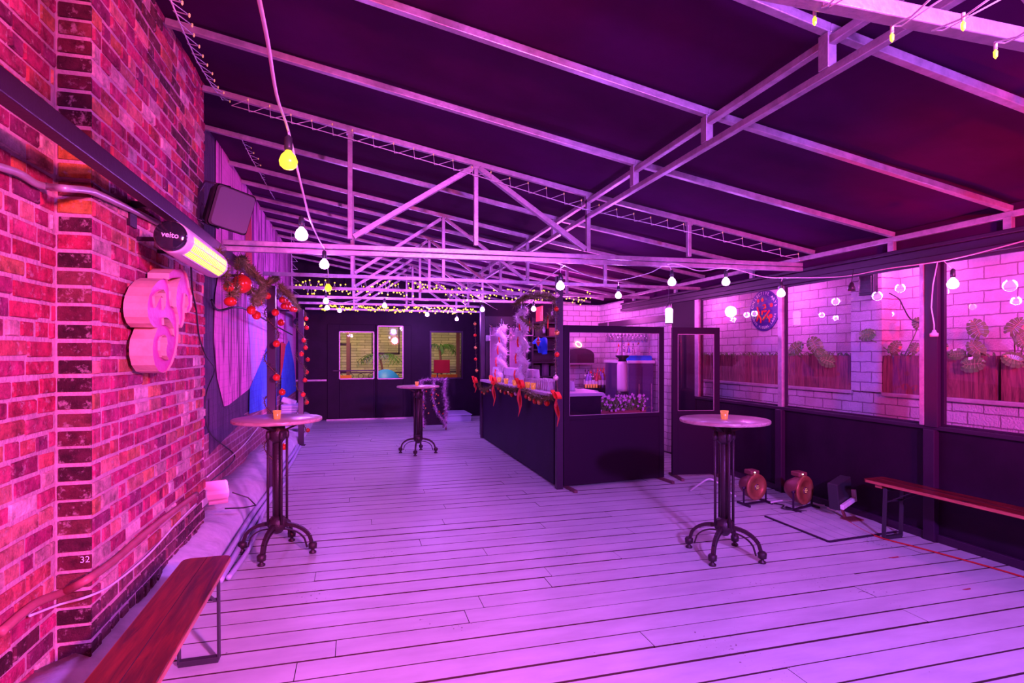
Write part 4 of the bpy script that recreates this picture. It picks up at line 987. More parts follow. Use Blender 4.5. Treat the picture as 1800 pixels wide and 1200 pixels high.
# strands laid over the nearest truss
nt_ = [((1430,12),(1560,-60)),((1572,46),(1640,-2)),((1640,55),(1740,-4)),((1690,60),(1740,30)),((1752,75),(1830,30))]
for i, (a, b) in enumerate((((1432,16),(1480,-14)),((1568,45),(1640,-6)),((1638,54),(1745,-6)),((1750,74),(1830,38)))):
    p0 = PD(*a, 1.55); p1 = PD(*b, 1.35); t = thing('fairy_lights', p0, ['short fairy light wire end at the top edge, leftmost over the near truss','fairy light wire over the near truss, second from the left','fairy light wire over the near truss, third from the left','fairy light wire over the near truss, rightmost'][i], 'fairy lights', 'fairy wires over the near truss')
    md = p0.lerp(p1,.5)+Vector((0,0,-.012)); MB().tube([p0, md, p1], .0025, 5).tube([p0+Vector((.0,0,0)), p0.lerp(p1,.1)+Vector((.02,0,-.005)), p1+Vector((.03,0,.0))], .002, 5).build('wire', M['cable_white'], t)
    for q in ([p0] if i != 2 else [p0.lerp(p1,.55)]): 
        MB().tube([q, q+Vector((0,0,-.02))], .005, 6).build('holder', M['cable_white'], t)
        MB().lathe([(.001,-.016),(.005,-.010),(.0055,.004),(.001,.01)], 8, q+Vector((0,0,-.03))).build('bulb', M['fairy'], t)
def band(x0, x1, y, z0, z1, n, label, seed, r=.0125):
    rr = random.Random(seed); t = thing('fairy_lights', (x0,y,z0), label, 'fairy lights', 'bands of yellow fairy lights')
    P_ = [Vector((x0+(x1-x0)*(i/n), y+rr.uniform(-.10,.10), rr.uniform(z0,z1))) for i in range(n)]
    MB().tube(P_, .0025, 3, caps=False).build('wire', M['cable_white'], t)
    b0 = MB().sphere(L0, r, 6, 4).build('bulb', M['fairy'], t, origin=L0); b0.location = P_[0]-Vector(t.location)
    for p in P_[1:100]:
        c = b0.copy(); C.objects.link(c); c.parent = t; c.location = p-Vector(t.location); k = rr.uniform(.8,1.2); c.scale = (k,k,k)
    if n > 100:
        m_ = MB()
        for p in P_[100:]: m_.sphere(p, r, 6, 4)
        o = m_.build('bulb_mass', M['fairy'], t); o['kind'] = 'stuff'
band(-.95, 1.5, 9.70, 2.57, 2.82, 100, 'left part of the long band of yellow fairy lights on the fourth truss', 11)
band(1.5, 4.2, 9.70, 2.52, 2.76, 100, 'right part of the long band of yellow fairy lights, over the bar', 12)
band(-.75, 2.6, 12.45, 2.50, 2.64, 150, 'rear band of yellow fairy lights above the back doors', 13, .016)
# ================================================================== BAR
BX, BY0, BY1, BZ = 2.30, 6.46, 10.45, 1.12
t = thing('bar_counter', (BX+.3, 8.4, 0), 'long black bar counter with a pale top, hung with garland and red bows', 'bar counter')
MB().box(BX, BX+.05, BY0, BY1, .02, BZ-.04).build('front_panel', M['bar_front'] if 'bar_front' in M else M['black_paint'], t)
MB().box(BX+.05, BX+.62, BY1-.05, BY1, .02, BZ-.04).build('end_panel', M['black_paint'], t); MB().box(BX+.05, BX+.62, BY0, BY0+.05, .02, BZ-.04).build('end_panel', M['black_paint'], t)
MB().box(BX-.05, BX+.66, BY0-.02, BY1+.03, BZ-.04, BZ).build('worktop', M['counter_top'] if 'counter_top' in M else M['grey_plastic'], t, bevel=.006)
for i, y in enumerate((6.30, BY1+.08)):
    o = MB().box(BX-.03, BX+.05, y-.035, y+.035, 0, 2.52).build('bar_post', M['black_steel'], bevel=.004)
    tag(o, 'black post at the %s end of the bar counter' % ('near' if i == 0 else 'far'), 'post', 'bar posts')
# inner wall and cabinets
MB().box(BX+.05, 3.95, YBB, YBB+.08, 0, 2.62).build('wall_bar_panel', M['black_paint'], kind='structure')
t = thing('back_cabinet', (2.86, YBB-.1, 0), 'tall satin-fronted cabinet with glassware standing behind the bar at its left end', 'cabinet')
MB().box(2.42, 3.28, YBB-.16, YBB-.01, 0, 2.34).build('carcass', M['shelf_black'], t)
for a, b in ((2.50, 2.83), (2.90, 3.22)):
    d = MB().box(a, b, YBB-.19, YBB-.165, .9, 2.12).build('door', M['plaster_purple'], t, bevel=.006)
    MB().box(a-.01, a+.004, YBB-.20, YBB-.19, .9, 2.12).build('edge_strip', M['galv'], d)
t = thing('bar_shelving', (3.6, YBB-.2, 0), 'black open shelving unit standing behind the bar between the tinsel columns and the near post', 'shelves')
MB().box(3.30, 3.33, YBB-.36, YBB-.02, 0, 2.32).box(3.90, 3.93, YBB-.36, YBB-.02, 0, 2.32).box(3.33,3.90,YBB-.05,YBB-.02,0,2.32).build('frame', M['shelf_black'], t)
for z in (.55,.85,1.14,1.42,1.67,1.93,2.2): MB().box(3.33, 3.90, YBB-.36, YBB-.05, z, z+.025).build('shelf', M['shelf_black'], t)
for k, (x, z, h, m_) in enumerate(((3.42,1.165,.22,'black_plastic'),(3.60,1.165,.26,'mural_dark'),(3.78,1.165,.2,'black_plastic'),(3.5,1.695,.18,'black_plastic'),(3.75,1.955,.17,'can_body'),(3.45,1.955,.2,'black_plastic'))):
    o = MB().box(x-.07, x+.07, YBB-.30, YBB-.15, z+.002, z+h).box(x-.05,x+.05,YBB-.305,YBB-.30,z+.02,z+h-.04).build('storage_box', M[m_], bevel=.01)
    tag(o, 'dark box on the black bar shelving, %s of those on it' % ORD[k], 'box', 'boxes on the bar shelving')

# glasses and cups
def goblet():
    return MB().lathe([(.001,.0),(.03,.0),(.03,.004),(.005,.012),(.005,.05),(.02,.065),(.033,.10),(.030,.16),(.036,.20)], 12)
def cupmb(h=.12): return MB().lathe([(.045,0),(.046,.006),(.043,.01),(.031,h-.006),(.029,h),(.001,h)], 10)
c0 = cupmb().build('plastic_cup', M['cup'] if 'cup' in M else M['clear_plastic'], origin=L0); first = True
def put(o, p, lab, cat, grp, first):
    c = o if first else o.copy()
    if not first: C.objects.link(c)
    c.location = p; tag(c, lab, cat, grp); return c
n_ = 0
for ix in range(3):
    for iy in range(22):
        for iz in range(2):
            put(c0, (BX+.16+.10*ix, 8.22+.093*iy, BZ+.121*iz), 'upturned clear plastic cup in the tall two-layer rows on the bar', 'cup', 'cups in two layers on the bar', first); first = False; n_ += 1
for ix in range(4):
    for iy in range(13): put(c0, (BX+.13+.10*ix, 6.95+.094*iy, BZ), 'upturned clear plastic cup in the single-layer rows near the end of the bar', 'cup', 'cups in one layer on the bar', False)
g0 = goblet().build('hurricane_glass', M['clear_glass'], origin=L0)
MB().box(2.42, 3.28, 10.40, 10.55, 1.95, 1.965).box(2.42,2.44,10.42,10.74,1.85,1.965).build('glass_shelf', M['galv'])
tag(bpy.data.objects['glass_shelf'], 'narrow shelf of stemmed glasses before the satin cabinet', 'shelf')
for k in range(7): put(g0, (2.47+.11*k, 10.47, 1.965), 'tall stemmed glass on the shelf before the satin cabinet', 'glass', 'stemmed glasses on the bar shelf', k == 0)

def BXP(u, v, x=BX-.075): return PX(u, v, x)
def z6(x, y): return (830+x/7.5, 610+y/7.5)
for k, q in enumerate(((140,410),(248,435),(355,450),(448,478),(560,505),(730,545),(805,565))):
    u, v = z6(*q); p = PX(u, v, BX+.02); votive((BX+.02, p.y, BZ), 'lit amber votive on the bar edge, %s from the far end' % ORD[k], group='votives along the bar edge', r=.038, h=.085)
sw = [(100,560),(160,575),(220,545),(280,500),(340,530),(430,560),(520,575),(600,560),(650,520),(720,610),(820,670),(930,690),(1010,680),(1090,630)]
garland('garland', [BXP(*z6(*q)) for q in ((85,480),(150,560),(230,540),(290,470))], .035, 300, .06, 'tinsel garland swag on the bar front, farthest')
garland('garland', [BXP(*z6(*q)) for q in ((300,480),(400,530),(520,560),(610,555),(645,500))], .035, 350, .06, 'tinsel garland swag on the bar front, middle')
garland('garland', [BXP(*z6(*q)) for q in ((665,530),(760,610),(880,670),(990,680),(1090,620))], .04, 450, .06, 'tinsel garland swag on the bar front, nearest')
for k, (x, y, m_) in enumerate(((105,548,'g'),(130,592,'r'),(160,610,'g'),(208,578,'r'),(245,560,'s'),(350,545,'r'),(380,578,'g'),(437,600,'r'),(490,602,'g'),(525,628,'r'),(577,610,'s'),(717,648,'r'),(767,675,'g'),(830,712,'r'),(890,722,'g'),(985,735,'r'))):
    bauble(BXP(*z6(x,y), BX-.06), .024+.0012*k, '%s bauble hanging from the bar front swags, %s from the far end' % ({'g':'gold','r':'red','s':'pale'}[m_], ORD[k]), {'g':'gold_ball','r':'red_ball','s':'silver_ball'}[m_], 'baubles on the bar front', 1.1)
def bow(u, v, w, h, label, tail=1.0, lean=0):
    p = PX(u, v, BX-.09); t = thing('ribbon_bow', p, label, 'bow', 'red bows on the bar')
    yv = Vector((0,-1,0)); z = Vector((0,0,1)); x = Vector((-1,0,0))
    kn = MB().sphere(p+x*.02, w*.14, 10, 8); kn.build('knot', M['ribbon'], t)
    for s_ in (-1, 1):
        a, b = [], []
        for i in range(13):
            q = 2*PI*i/12; r_ = w*.5*math.sin(q/2)
            c = p+yv*(s_*r_*(1 if i < 13 else 0))+z*(math.sin(q)*w*.22+(.3 if s_ > 0 else .45)*r_)+x*(.015+.02*math.sin(q))
            a.append(c+x*.028+z*.0); b.append(c-x*.022)
        MB().strip(a, b).build('loop', M['ribbon'], t)
        a, b = [], []
        for i in range(9):
            s = i/8; wd = w*(.08+.16*math.sin(PI*min(1, s*1.15)))*(1 if i < 8 else .25)
            c = p+yv*(s_*w*.10*(1-s)+lean*s*w+s_*.06*w*s)-z*(h*tail*s*(1 if s_ > 0 else .8))+x*(.01+.015*math.sin(s*6+s_))
            a.append(c+yv*wd); b.append(c-yv*wd)
        MB().strip(a, b).build('tail', M['ribbon'], t)
bow(836, 670, .26, .22, 'red ribbon bow at the far end of the bar front')
bow(869, 672, .30, .40, 'red ribbon bow on the bar front, second from the far end', 1, -.05)
bow(916, 678, .28, .44, 'red ribbon bow on the bar front, third from the far end', 1, -.35)
bow(980, 697, .19, .34, 'large red ribbon bow at the near corner of the bar', 1, .12)
# tinsel columns with red ribbon
for (u, vt, lb, amp) in ((882,575,'far',.038),(918,545,'near',.042)):
    x = BX+.10; p = PX(u, 620, x); y = p.y; zt = PX(u, vt, x).z; N_ = 60
    t = thing('tinsel_column', (x,y,BZ), 'white tinsel column twisted up from the bar top, the %s one of two' % lb, 'tinsel column', 'tinsel columns')
    pts = [Vector((x+amp*math.cos(i*.42), y-amp*math.sin(i*.42), BZ+.02+(zt-BZ)*i/N_)) for i in range(N_+1)]
    MB().tube(pts, .055, 8).build('core', M['tinsel_white'], t)
    MB().needles(pts, .07, 1600, .11, .008).build('tinsel', M['tinsel_white'], t)
    for k in range(4):
        i = 8+k*13; a = pts[i]; MB().tube([a+Vector((-.07,0,.07)), a+Vector((-.085,-.01,0)), a+Vector((-.07,0,-.08))], .012, 6).build('red_ribbon', M['ribbon'], t)
    MB().bar((x,y,BZ),(x,y,zt+.15),.02,.02).build('pole', M['black_steel'], t)
# garland over the bar opening and down the near post
gp_ = lambda u, v, x=BX-.06: PX(u, v, x)
garland('garland', [gp_(905,535), gp_(925,522), gp_(950,520), gp_(972,524), gp_(978,545)], .04, 420, .07, 'tinsel garland looped across the head of the bar opening', core='tinsel_wood')
garland('garland', [gp_(915,556), gp_(930,570), gp_(945,577), gp_(958,566), gp_(972,545)], .03, 420, .05, 'thin tinsel garland drooping between the near tinsel column and the post')
garland('garland', [gp_(978,545), gp_(978,580), gp_(976,620), gp_(978,660), gp_(980,690)], .035, 500, .04, 'tinsel garland hanging down the near bar post')
for k, (u, v, m_, r) in enumerate(((979,519,'silver_ball',.034),(978,543,'red_ball',.032),(979,585,'gold_ball',.034),(979,623,'red_ball',.034),(977,664,'silver_ball',.036))):
    bauble(gp_(u, v, BX-.10), r, 'bauble on the near bar post garland, %s from the top' % ORD[k], m_, 'baubles on the near bar post')
pp = [gp_(835,565,2.2), gp_(836,600,2.2), gp_(838,655,2.2)]
garland('garland', pp, .02, 160, .04, 'thin garland down the far bar post')
for k, (u, v, m_) in enumerate(((835,569,'gold_ball'),(835,589,'red_ball'),(836,611,'gold_ball'),(836,631,'red_ball'),(838,651,'gold_ball'))):
    bauble(gp_(u, v, 2.17), .035, 'bauble on the far bar post garland, %s from the top' % ORD[k], m_, 'baubles on the far bar post')
def star(p, r, label, m='tinsel_white'):
    p = Vector(p); t = thing('star_ornament', p, label, 'star ornament', 'white star ornaments')
    poly = [p+Vector((0, -math.sin(a)*rr, math.cos(a)*rr)) for k in range(10) for a, rr in [(PI*k/5, r if k % 2 == 0 else r*.45)]]
    m_ = MB()
    for d in (-.012, .012):
        c = p+Vector((d*1.6,0,0)); m_.add([c]+[q+Vector((d*.2,0,0)) for q in poly], [((0,1+(k+1)%10,1+k) if d > 0 else (0,1+k,1+(k+1)%10)) for k in range(10)])
    m_.build('star', M[m], t); MB().tube([p+Vector((0,0,r)), p+Vector((0,0,r+.09))], .002, 4).build('thread', M['cable_white'], t)
star(gp_(956,580), .052, 'white glitter star hanging in the bar opening, lowest one')
star(gp_(971,549), .05, 'white star hanging by the near bar post')
star(gp_(908,580), .05, 'small white star hanging just left of the near tinsel column')
for k, (u, v) in enumerate(((931,574),(963,567),(937,580))):
    p = gp_(u, v); tag(MB().lathe([(.001,-.075),(.008,-.065),(.009,.07),(.001,.08)], 8, p).tube([p+Vector((0,0,.075)), p+Vector((0,0,.12))], .002, 4).build('icicle_ornament', M['ribbon' if k < 2 else 'silver_ball']), ['red stick ornament hanging left in the bar opening','red stick ornament hanging right in the bar opening','pale stick ornament hanging left in the bar opening'][k], 'ornament')
bauble(gp_(898,593), .045, 'pale drop ornament hanging between the tinsel columns', 'silver_ball', 'drop ornaments', 1.5)
p = gp_(946,600); t = thing('spiral_ornament', p, 'red and white spiral ornament hanging in the bar opening before the blue plush', 'ornament')
MB().lathe([(.001,-.06),(.012,-.05),(.022,-.02),(.03,.0),(.02,.015),(.012,.03),(.006,.06),(.001,.07)], 12, p).build('spindle', M['red_ball'], t); MB().lathe([(.031,-.006),(.034,0),(.031,.006),(.026,.0)], 12, p).build('white_band', M['silver_ball'], t)
p = PX(950, 604, 2.75); t = thing('blue_plush', p, 'bright blue plush hanging in front of the black bar shelving', 'soft toy')
b = MB(); b.tube([p+Vector((-.02,.30,.02)), p+Vector((0,.12,.05)), p+Vector((0,0,.0)), p+Vector((0,-.16,.05)), p+Vector((0,-.2,-.16))], [.02,.05,.075,.06,.045], 10).tube([p, p+Vector((0,.02,-.14))], [.06,.03], 8); b.build('body', M['blue_fur'], t)
MB().tube([p+Vector((0,0,.04)), p+Vector((0,0,.5))], .003, 4).build('cord', M['cable_black'], t)
p = PX(948, 552, 3.0); tag(MB().box(p.x-.01,p.x+.01,p.y-.16,p.y+.16,p.z-.12,p.z+.12).bar((p.x,p.y-.16,p.z+.12),(p.x,p.y+.16,p.z+.12),.03,.01).build('pennant', M['can_red'] if 'can_red' in M else M['ribbon']), 'small red pennant hanging under the string bulb in the bar opening', 'pennant')

# screens in front of the bar end
def screen(ub, vb, uc, vc, label):
    a, b = PZ(ub, vb, 0), PZ(uc, vc, 0); d = (b-a); W = d.length; ang = math.atan2(d.y, d.x)
    t = thing('bar_screen', a, label, 'screen', 'framed screens', ang)
    H, s = 1.945, .075; zb = .86
    f = MB(); f.box(0,s,-.02,.02,.03,H).box(W-s,W,-.02,.02,.03,H).box(s,W-s,-.02,.02,H-s-.01,H).box(s,W-s,-.02,.02,zb-.05,zb); f.build('frame', M['screen_black'], t, origin=L0, bevel=.003)
    MB().box(s,W-s,-.012,.012,.03,zb-.05).build('lower_panel', M['screen_black'], t, origin=L0)
    MB().box(s,W-s,-.003,.003,zb,H-s-.01).build('glass_pane', M['glass2'], t, origin=L0)
    g = MB()
    for q in ((s,s+.006,zb,H-s-.01),(W-s-.006,W-s,zb,H-s-.01),(s,W-s,zb,zb+.006),(s,W-s,H-s-.016,H-s-.01)): g.box(q[0],q[1],-.014,-.004,q[2],q[3])
    g.build('glazing_bead', M['galv'], t, origin=L0)
    for x in (.04, W-.04): MB().box(x-.02,x+.02,-.26,.16,.0,.03).build('foot', M['foot_metal'], t, origin=L0)
    return t
M['screen_black'] = mat('matt_black_frame', (.020,.003,.020), .6, spec=.2)
M['foot_metal'] = mat('rusty_foot', (.2,.08,.1), .5, .4)
screen(990, 858, 1166, 842, 'black framed glass screen closing the near end of the bar, left one')
screen(1181, 838, 1264, 836, 'narrower black framed glass screen beside the left one, behind the right bar table')

# inside the bar, behind the screens
t = thing('back_counter', (4.0, 10.4, 0), 'black back counter against the white brick at the rear of the bar', 'counter')
MB().box(3.97, 4.84, 10.05, YBB-.01, .0, .90).build('base', M['shelf_black'], t); MB().box(3.95, 4.85, 9.98, YBB-.01, .90, .95).build('worktop', M['glossy_black'], t, bevel=.004)
t = thing('service_counter', (2.93, 7.7, 0), 'pale-topped service counter behind the left screen, with a pink label', 'counter')
MB().box(2.97, 3.30, 7.45, 7.95, 0, 1.03).build('base', M['black_paint'], t); MB().box(2.97, 3.32, 7.42, 7.97, 1.03, 1.075).build('worktop', M['white_plastic'], t, bevel=.006); MB().box(2.99,3.10,7.444,7.449,.72,.88).build('pink_label', M['tinsel_pink'], t)
t = thing('low_cabinet', (3.4, 6.95, 0), 'low dark cabinet just behind the left screen, under the flower box', 'cabinet')
MB().box(2.42, 3.78, 6.72, 7.15, 0, .74).build('carcass', M['shelf_black'], t); MB().box(2.40,3.80,6.70,7.17,.74,.775).build('worktop', M['pipe_paint'], t)
t = thing('drinks_cooler', (4.3, 8.9, 0), 'big dark violet drinks cooler behind the screens with a pale top', 'cooler')
MB().box(4.38, 4.86, 8.6, 9.5, 0, 1.44).build('cabinet', M['cooler'] if 'cooler' in M else M['black_paint'], t, bevel=.01)
MB().box(4.36, 4.88, 8.58, 9.52, 1.44, 1.49).build('top_plate', M['white_plastic'], t, bevel=.01)
for a, b in ((4.41,4.60),(4.64,4.83)): 
    d = MB().box(a, b, 8.585, 8.6, .15, 1.38).build('door', M['plaster_purple'] if 0 else M['cooler'], t); MB().bar((b-.03,8.57,.6),(b-.03,8.57,1.1),.015,.015).build('handle', M['galv'], d)
o = MB().box(4.40, 4.84, 8.62, 8.85, 1.49, 1.56).bar((4.42,8.63,1.565),(4.82,8.63,1.565),.02,.02).build('blue_tray', M['blue_paint']); tag(o, 'blue tray on the pale top of the drinks cooler', 'tray')
# bottles
def bottle(p, r, h, m, label, cap='black_plastic', body=None):
    t = thing('bottle', p, label, 'bottle', 'bottles behind the bar')
    MB().lathe([(.001,0),(r,0),(r,h*.58),(r*.85,h*.66),(r*.36,h*.76),(r*.34,h*.95),(.001,h*.95)], 14).build('glass_body', m, t, origin=L0)
    MB().lathe([(r*1.01,h*.15),(r*1.015,h*.16),(r*1.015,h*.45),(r*1.01,h*.46)], 14).build('label', M['paper_white'], t, origin=L0)
    MB().lathe([(r*.38,h*.92),(r*.38,h),(r*.12,h*1.02),(r*.1,h*1.12),(.001,h*1.12)], 10).build('pourer', M[cap], t, origin=L0)
BM = [M['clear_glass'], mat('amber_bottle', (.35,.12,.03), .1, coat=.5), mat('clear_spirit_bottle', (.75,.6,.75), .1, coat=.5), mat('red_bottle', (.6,.05,.08), .15), mat('violet_bottle', (.3,.2,.6), .12)]
rb = random.Random(3); k = 0
for row in range(2):
    for i in range(8):
        x = 4.30+.066*i+.02*row; y = 10.15+.14*row
        bottle((x, y, .95), .033, rb.uniform(.26,.36), BM[rb.randrange(0,5)], 'bottle on the black back counter, %s from the left in the %s row' % (ORD[i], ('front','rear')[row]), rb.choice(['black_plastic','ribbon','galv'])); k += 1
for i in range(10):
    bottle((4.40+.048*i, 8.98+.12*(i%2), 1.49), .026, rb.uniform(.24,.32), BM[(i*2+1)%5] if i%3 else BM[2], 'bottle on the pale cooler top, %s from the left' % ORD[i], rb.choice(['black_plastic','galv','ribbon']))
for i in range(12):
    p = (4.1+.065*i, 8.8, 1.80); 
    if i == 0: MB().box(4.05,4.88,8.7,8.9,2.02,2.04).box(4.07,4.09,8.72,8.74,1.95,2.14).box(4.84,4.86,8.72,8.74,1.49,2.02).box(4.40,4.42,8.87,8.89,1.49,2.02).build('glass_rack', M['galv']); tag(bpy.data.objects['glass_rack'], 'steel rack of upside-down glasses above the drinks cooler', 'rack')
    h_ = MB() if i else None
    if i == 0: hg0 = MB().lathe([(.03,0),(.034,.08),(.02,.13),(.005,.15),(.005,.205),(.028,.215),(.001,.218)], 12).build('hanging_glass', M['clear_glass'], origin=L0); hh = hg0
    else: hh = hg0.copy(); C.objects.link(hh)
    hh.location = (4.10+.066*i, 8.8, 1.80); tag(hh, 'stemmed glass hanging upside down from the rack above the cooler', 'glass', 'glasses hanging from the rack')
p = PD(1094, 688, 10.3); t = thing('water_dispenser', (4.13, 8.3, 0), 'tall white cylindrical dispenser standing behind the bar, seen through the left screen', 'dispenser')
dx, dy = PY(1094, 650, 8.3).x, 8.3
MB().lathe([(.001,0),(.11,0),(.11,.87),(.001,.87)], 20, (dx,dy,0)).build('stand', M['shelf_black'], t)
MB().lathe([(.001,.87),(.10,.87),(.10,1.0),(.001,1.0)], 20, (dx,dy,0)).build('tap_base', M['black_plastic'], t)
MB().lathe([(.001,1.0),(.080,1.0),(.085,1.05),(.085,1.42),(.07,1.48),(.001,1.48)], 24, (dx,dy,0)).build('tank', M['lit_tank'] if 'lit_tank' in M else M['white_plastic'], t)
MB().lathe([(.07,1.48),(.06,1.52),(.11,1.56),(.11,1.58),(.001,1.58)], 24, (dx,dy,0)).build('funnel_lid', M['black_plastic'], t)
for i in range(5): votive((4.22+.055*i+.0, 10.02, .95), 'lit votive on the front edge of the back counter, %s from the left' % ORD[i], group='votives on the back counter', r=.022, h=.07)
p = PY(1017, 605, YBB-.03); t = thing('neon_ring', p, 'small glowing oval ring sign on the white brick behind the bar', 'neon sign')
MB().tube([p+Vector((.07*math.cos(a)*math.cos(.6)-.045*math.sin(a)*math.sin(-.6), 0, .07*math.cos(a)*math.sin(-.6)+.045*math.sin(a)*math.cos(.6))) for a in [2*PI*i/20 for i in range(21)]], .008, 6).build('tube', M['neon'], t); MB().obox(p+Vector((0,.015,0)), .08,.01,.05).build('backing', M['grey_plastic'], t)
t = thing('range_hood', (4.3, YBB-.2, 1.5), 'dark rounded hood on the brick behind the bar', 'hood')
pl_ = [Vector((4.02, YBB-.36, 1.42)), Vector((4.62, YBB-.36, 1.42)), Vector((4.62, YBB-.36, 1.58))]+[Vector((4.32+.30*math.cos(a), YBB-.36, 1.58+.14*math.sin(a))) for a in [PI*i/10 for i in range(11)]]+[Vector((4.02, YBB-.36, 1.58))]
MB().prism(pl_, (0,.34,0)).build('canopy', M['shelf_black'], t); MB().box(4.0,4.64,YBB-.38,YBB-.02,1.39,1.42).build('lip', M['galv'], t)
# flower box behind the screen
def flowerbox():
    t = thing('flower_box', (3.36, 6.86, .775), 'reddish wooden box of pale pink flowers behind the glass of the left screen', 'flower box')
    x0, x1 = 3.02, 3.72
    MB().box(x0,x1,6.78,6.80,.775,.90).box(x0,x1,6.92,6.94,.775,.90).box(x0,x0+.02,6.80,6.92,.775,.90).box(x1-.02,x1,6.80,6.92,.775,.90).box(x0+.02,x1-.02,6.80,6.92,.775,.80).build('box', M['crate_wood'], t)
    rr = random.Random(5); st = MB(); fw = MB()
    for i in range(340):
        b = Vector((rr.uniform(x0-.04,x1), rr.uniform(6.76,6.90), .86)); tip = b+Vector((rr.uniform(-.10,.10), rr.uniform(-.10,.05), rr.uniform(.0,.20)))
        md = b.lerp(tip,.5)+Vector((0,0,.03)); w_ = Vector((.007,0,0)); st.add([b-w_, b+w_, md+w_*1.6, tip, md-w_*1.6], [(0,1,2,3,4)])
        if i % 2 == 0:
            for q in range(5):
                a = q*2*PI/5+rr.random(); e = Vector((math.cos(a)*.022, -.006, math.sin(a)*.022)); f2 = Vector((math.cos(a+.8)*.011,-.008,math.sin(a+.8)*.011)); f3 = Vector((math.cos(a-.8)*.011,-.008,math.sin(a-.8)*.011))
                fw.add([tip, tip+f2, tip+e, tip+f3], [(0,1,2,3)])
    o = st.build('foliage', M['leaf2'], t); o['kind'] = 'stuff'; o = fw.build('flowers', M['flower'], t); o['kind'] = 'stuff'
flowerbox()

# tinsel stand by the back doors
def tstand():
    x0, x1, y = 1.30, 1.80, 11.9; z1 = 1.05
    t = thing('tinsel_stand', ((x0+x1)/2, y, 0), 'folding sign stand draped in glittering pink tinsel behind the far table', 'stand')
    MB().box(x0+.03,x1-.03,y+.02,y+.04,.10,z1-.05).build('board', M['black_paint'], t)
    for x in (x0, x1): MB().bar((x,y-.10,0),(x,y+.03,z1),.03,.03).bar((x,y+.30,0),(x,y+.05,z1),.03,.03).build('leg', M['tinsel_wood'], t)
    def tin(pts, n_, L_=.07):
        MB().needles([Vector(p) for p in pts], .05, int(n_*.7), L_*1.1, .011).build('tinsel', M['tinsel_pink'], t)
    tin([(x0-.02,y-.08,z1),(x0+.02,y-.10,.7),(x0-.01,y-.12,.35),(x0+.03,y-.13,.06)], 1100, .09)
    tin([(x1,y-.06,z1),(x1-.04,y-.08,.8),(x1+.01,y-.1,.5),(x1-.02,y-.12,.06)], 1400, .10)
    tin([(x0,y-.05,z1),((x0+x1)/2,y-.06,z1+.02),(x1,y-.05,z1)], 700, .08)
    tin([((x0+x1)/2,y-.06,z1),((x0+x1)/2-.03,y-.08,.7),((x0+x1)/2+.05,y-.1,.4),(x1,y-.12,.12)], 700, .09)
    rr = random.Random(9); m_ = MB()
    for k in range(14): m_ = MB().sphere((rr.uniform(x0+.02,x1-.02), y-.13, rr.uniform(.3,.9)), .018, 8, 6); m_.build('small_bauble', M['red_ball' if k % 2 else 'gold_ball'], t)
tstand()
o = MB().box(1.98, 2.62, 13.2, 14.25, 0, .15).box(1.96,2.64,13.17,14.25,.15,.17).build('doorstep', M['pipe_paint'], bevel=.01); tag(o, 'lavender-painted step block at the foot of the back wall, right of the tinsel stand', 'step')

# ================================================================== BEYOND THE RIGHT WINDOWS
def planter(y0, y1, label):
    t = thing('planter_box', (XP+.1, (y0+y1)/2, ZC), label, 'planter', 'wooden planters on the outside ledge')
    z1 = 1.585; n = max(2, round((y1-y0)/.14)); d = (y1-y0)/n
    fr = MB()
    for k in range(n): fr.box(XP-.0+R.uniform(0,.004), XP+.02, y0+k*d+.0012, y0+(k+1)*d-.0012, ZC+.002, z1-R.uniform(0,.004))
    fr.build('front_boards', M['planter_wood'], t)
    MB().box(XP+.02,XN-.03,y0,y0+.02,ZC+.002,z1).box(XP+.02,XN-.03,y1-.02,y1,ZC+.002,z1).box(XN-.03,XN-.01,y0,y1,ZC+.002,z1).build('side_boards', M['planter_wood'], t)
    MB().box(XP+.02,XN-.03,y0+.02,y1-.02,z1-.12,z1-.04).build('soil', M['deck_under'], t)
    rr = random.Random(int(y0*10)); m_ = MB()
    for i in range(int(150*(y1-y0))):
        b = Vector((rr.uniform(XP+.0,XN-.06), rr.uniform(y0+.03,y1-.03), z1-.05)); e = b+Vector((rr.uniform(-.05,.04), rr.uniform(-.09,.09), rr.uniform(.03,.10)))
        md = b.lerp(e,.6)+Vector((0,0,.02)); w_ = Vector((rr.uniform(-.006,.006),.009,0)); m_.add([b, md+w_, e, md-w_], [(0,1,2,3)])
    o = m_.build('trailing_foliage', M['leaf2'], t); o['kind'] = 'stuff'
planter(yq1+.01, 8.9, 'reddish plank planter seen through the window left of the brick pier')
planter(3.52, yq0-.01, 'reddish plank planter seen between the brick pier and the right window')
planter(2.0, 3.48, 'reddish plank planter at the right edge of the photo, with large split leaves')

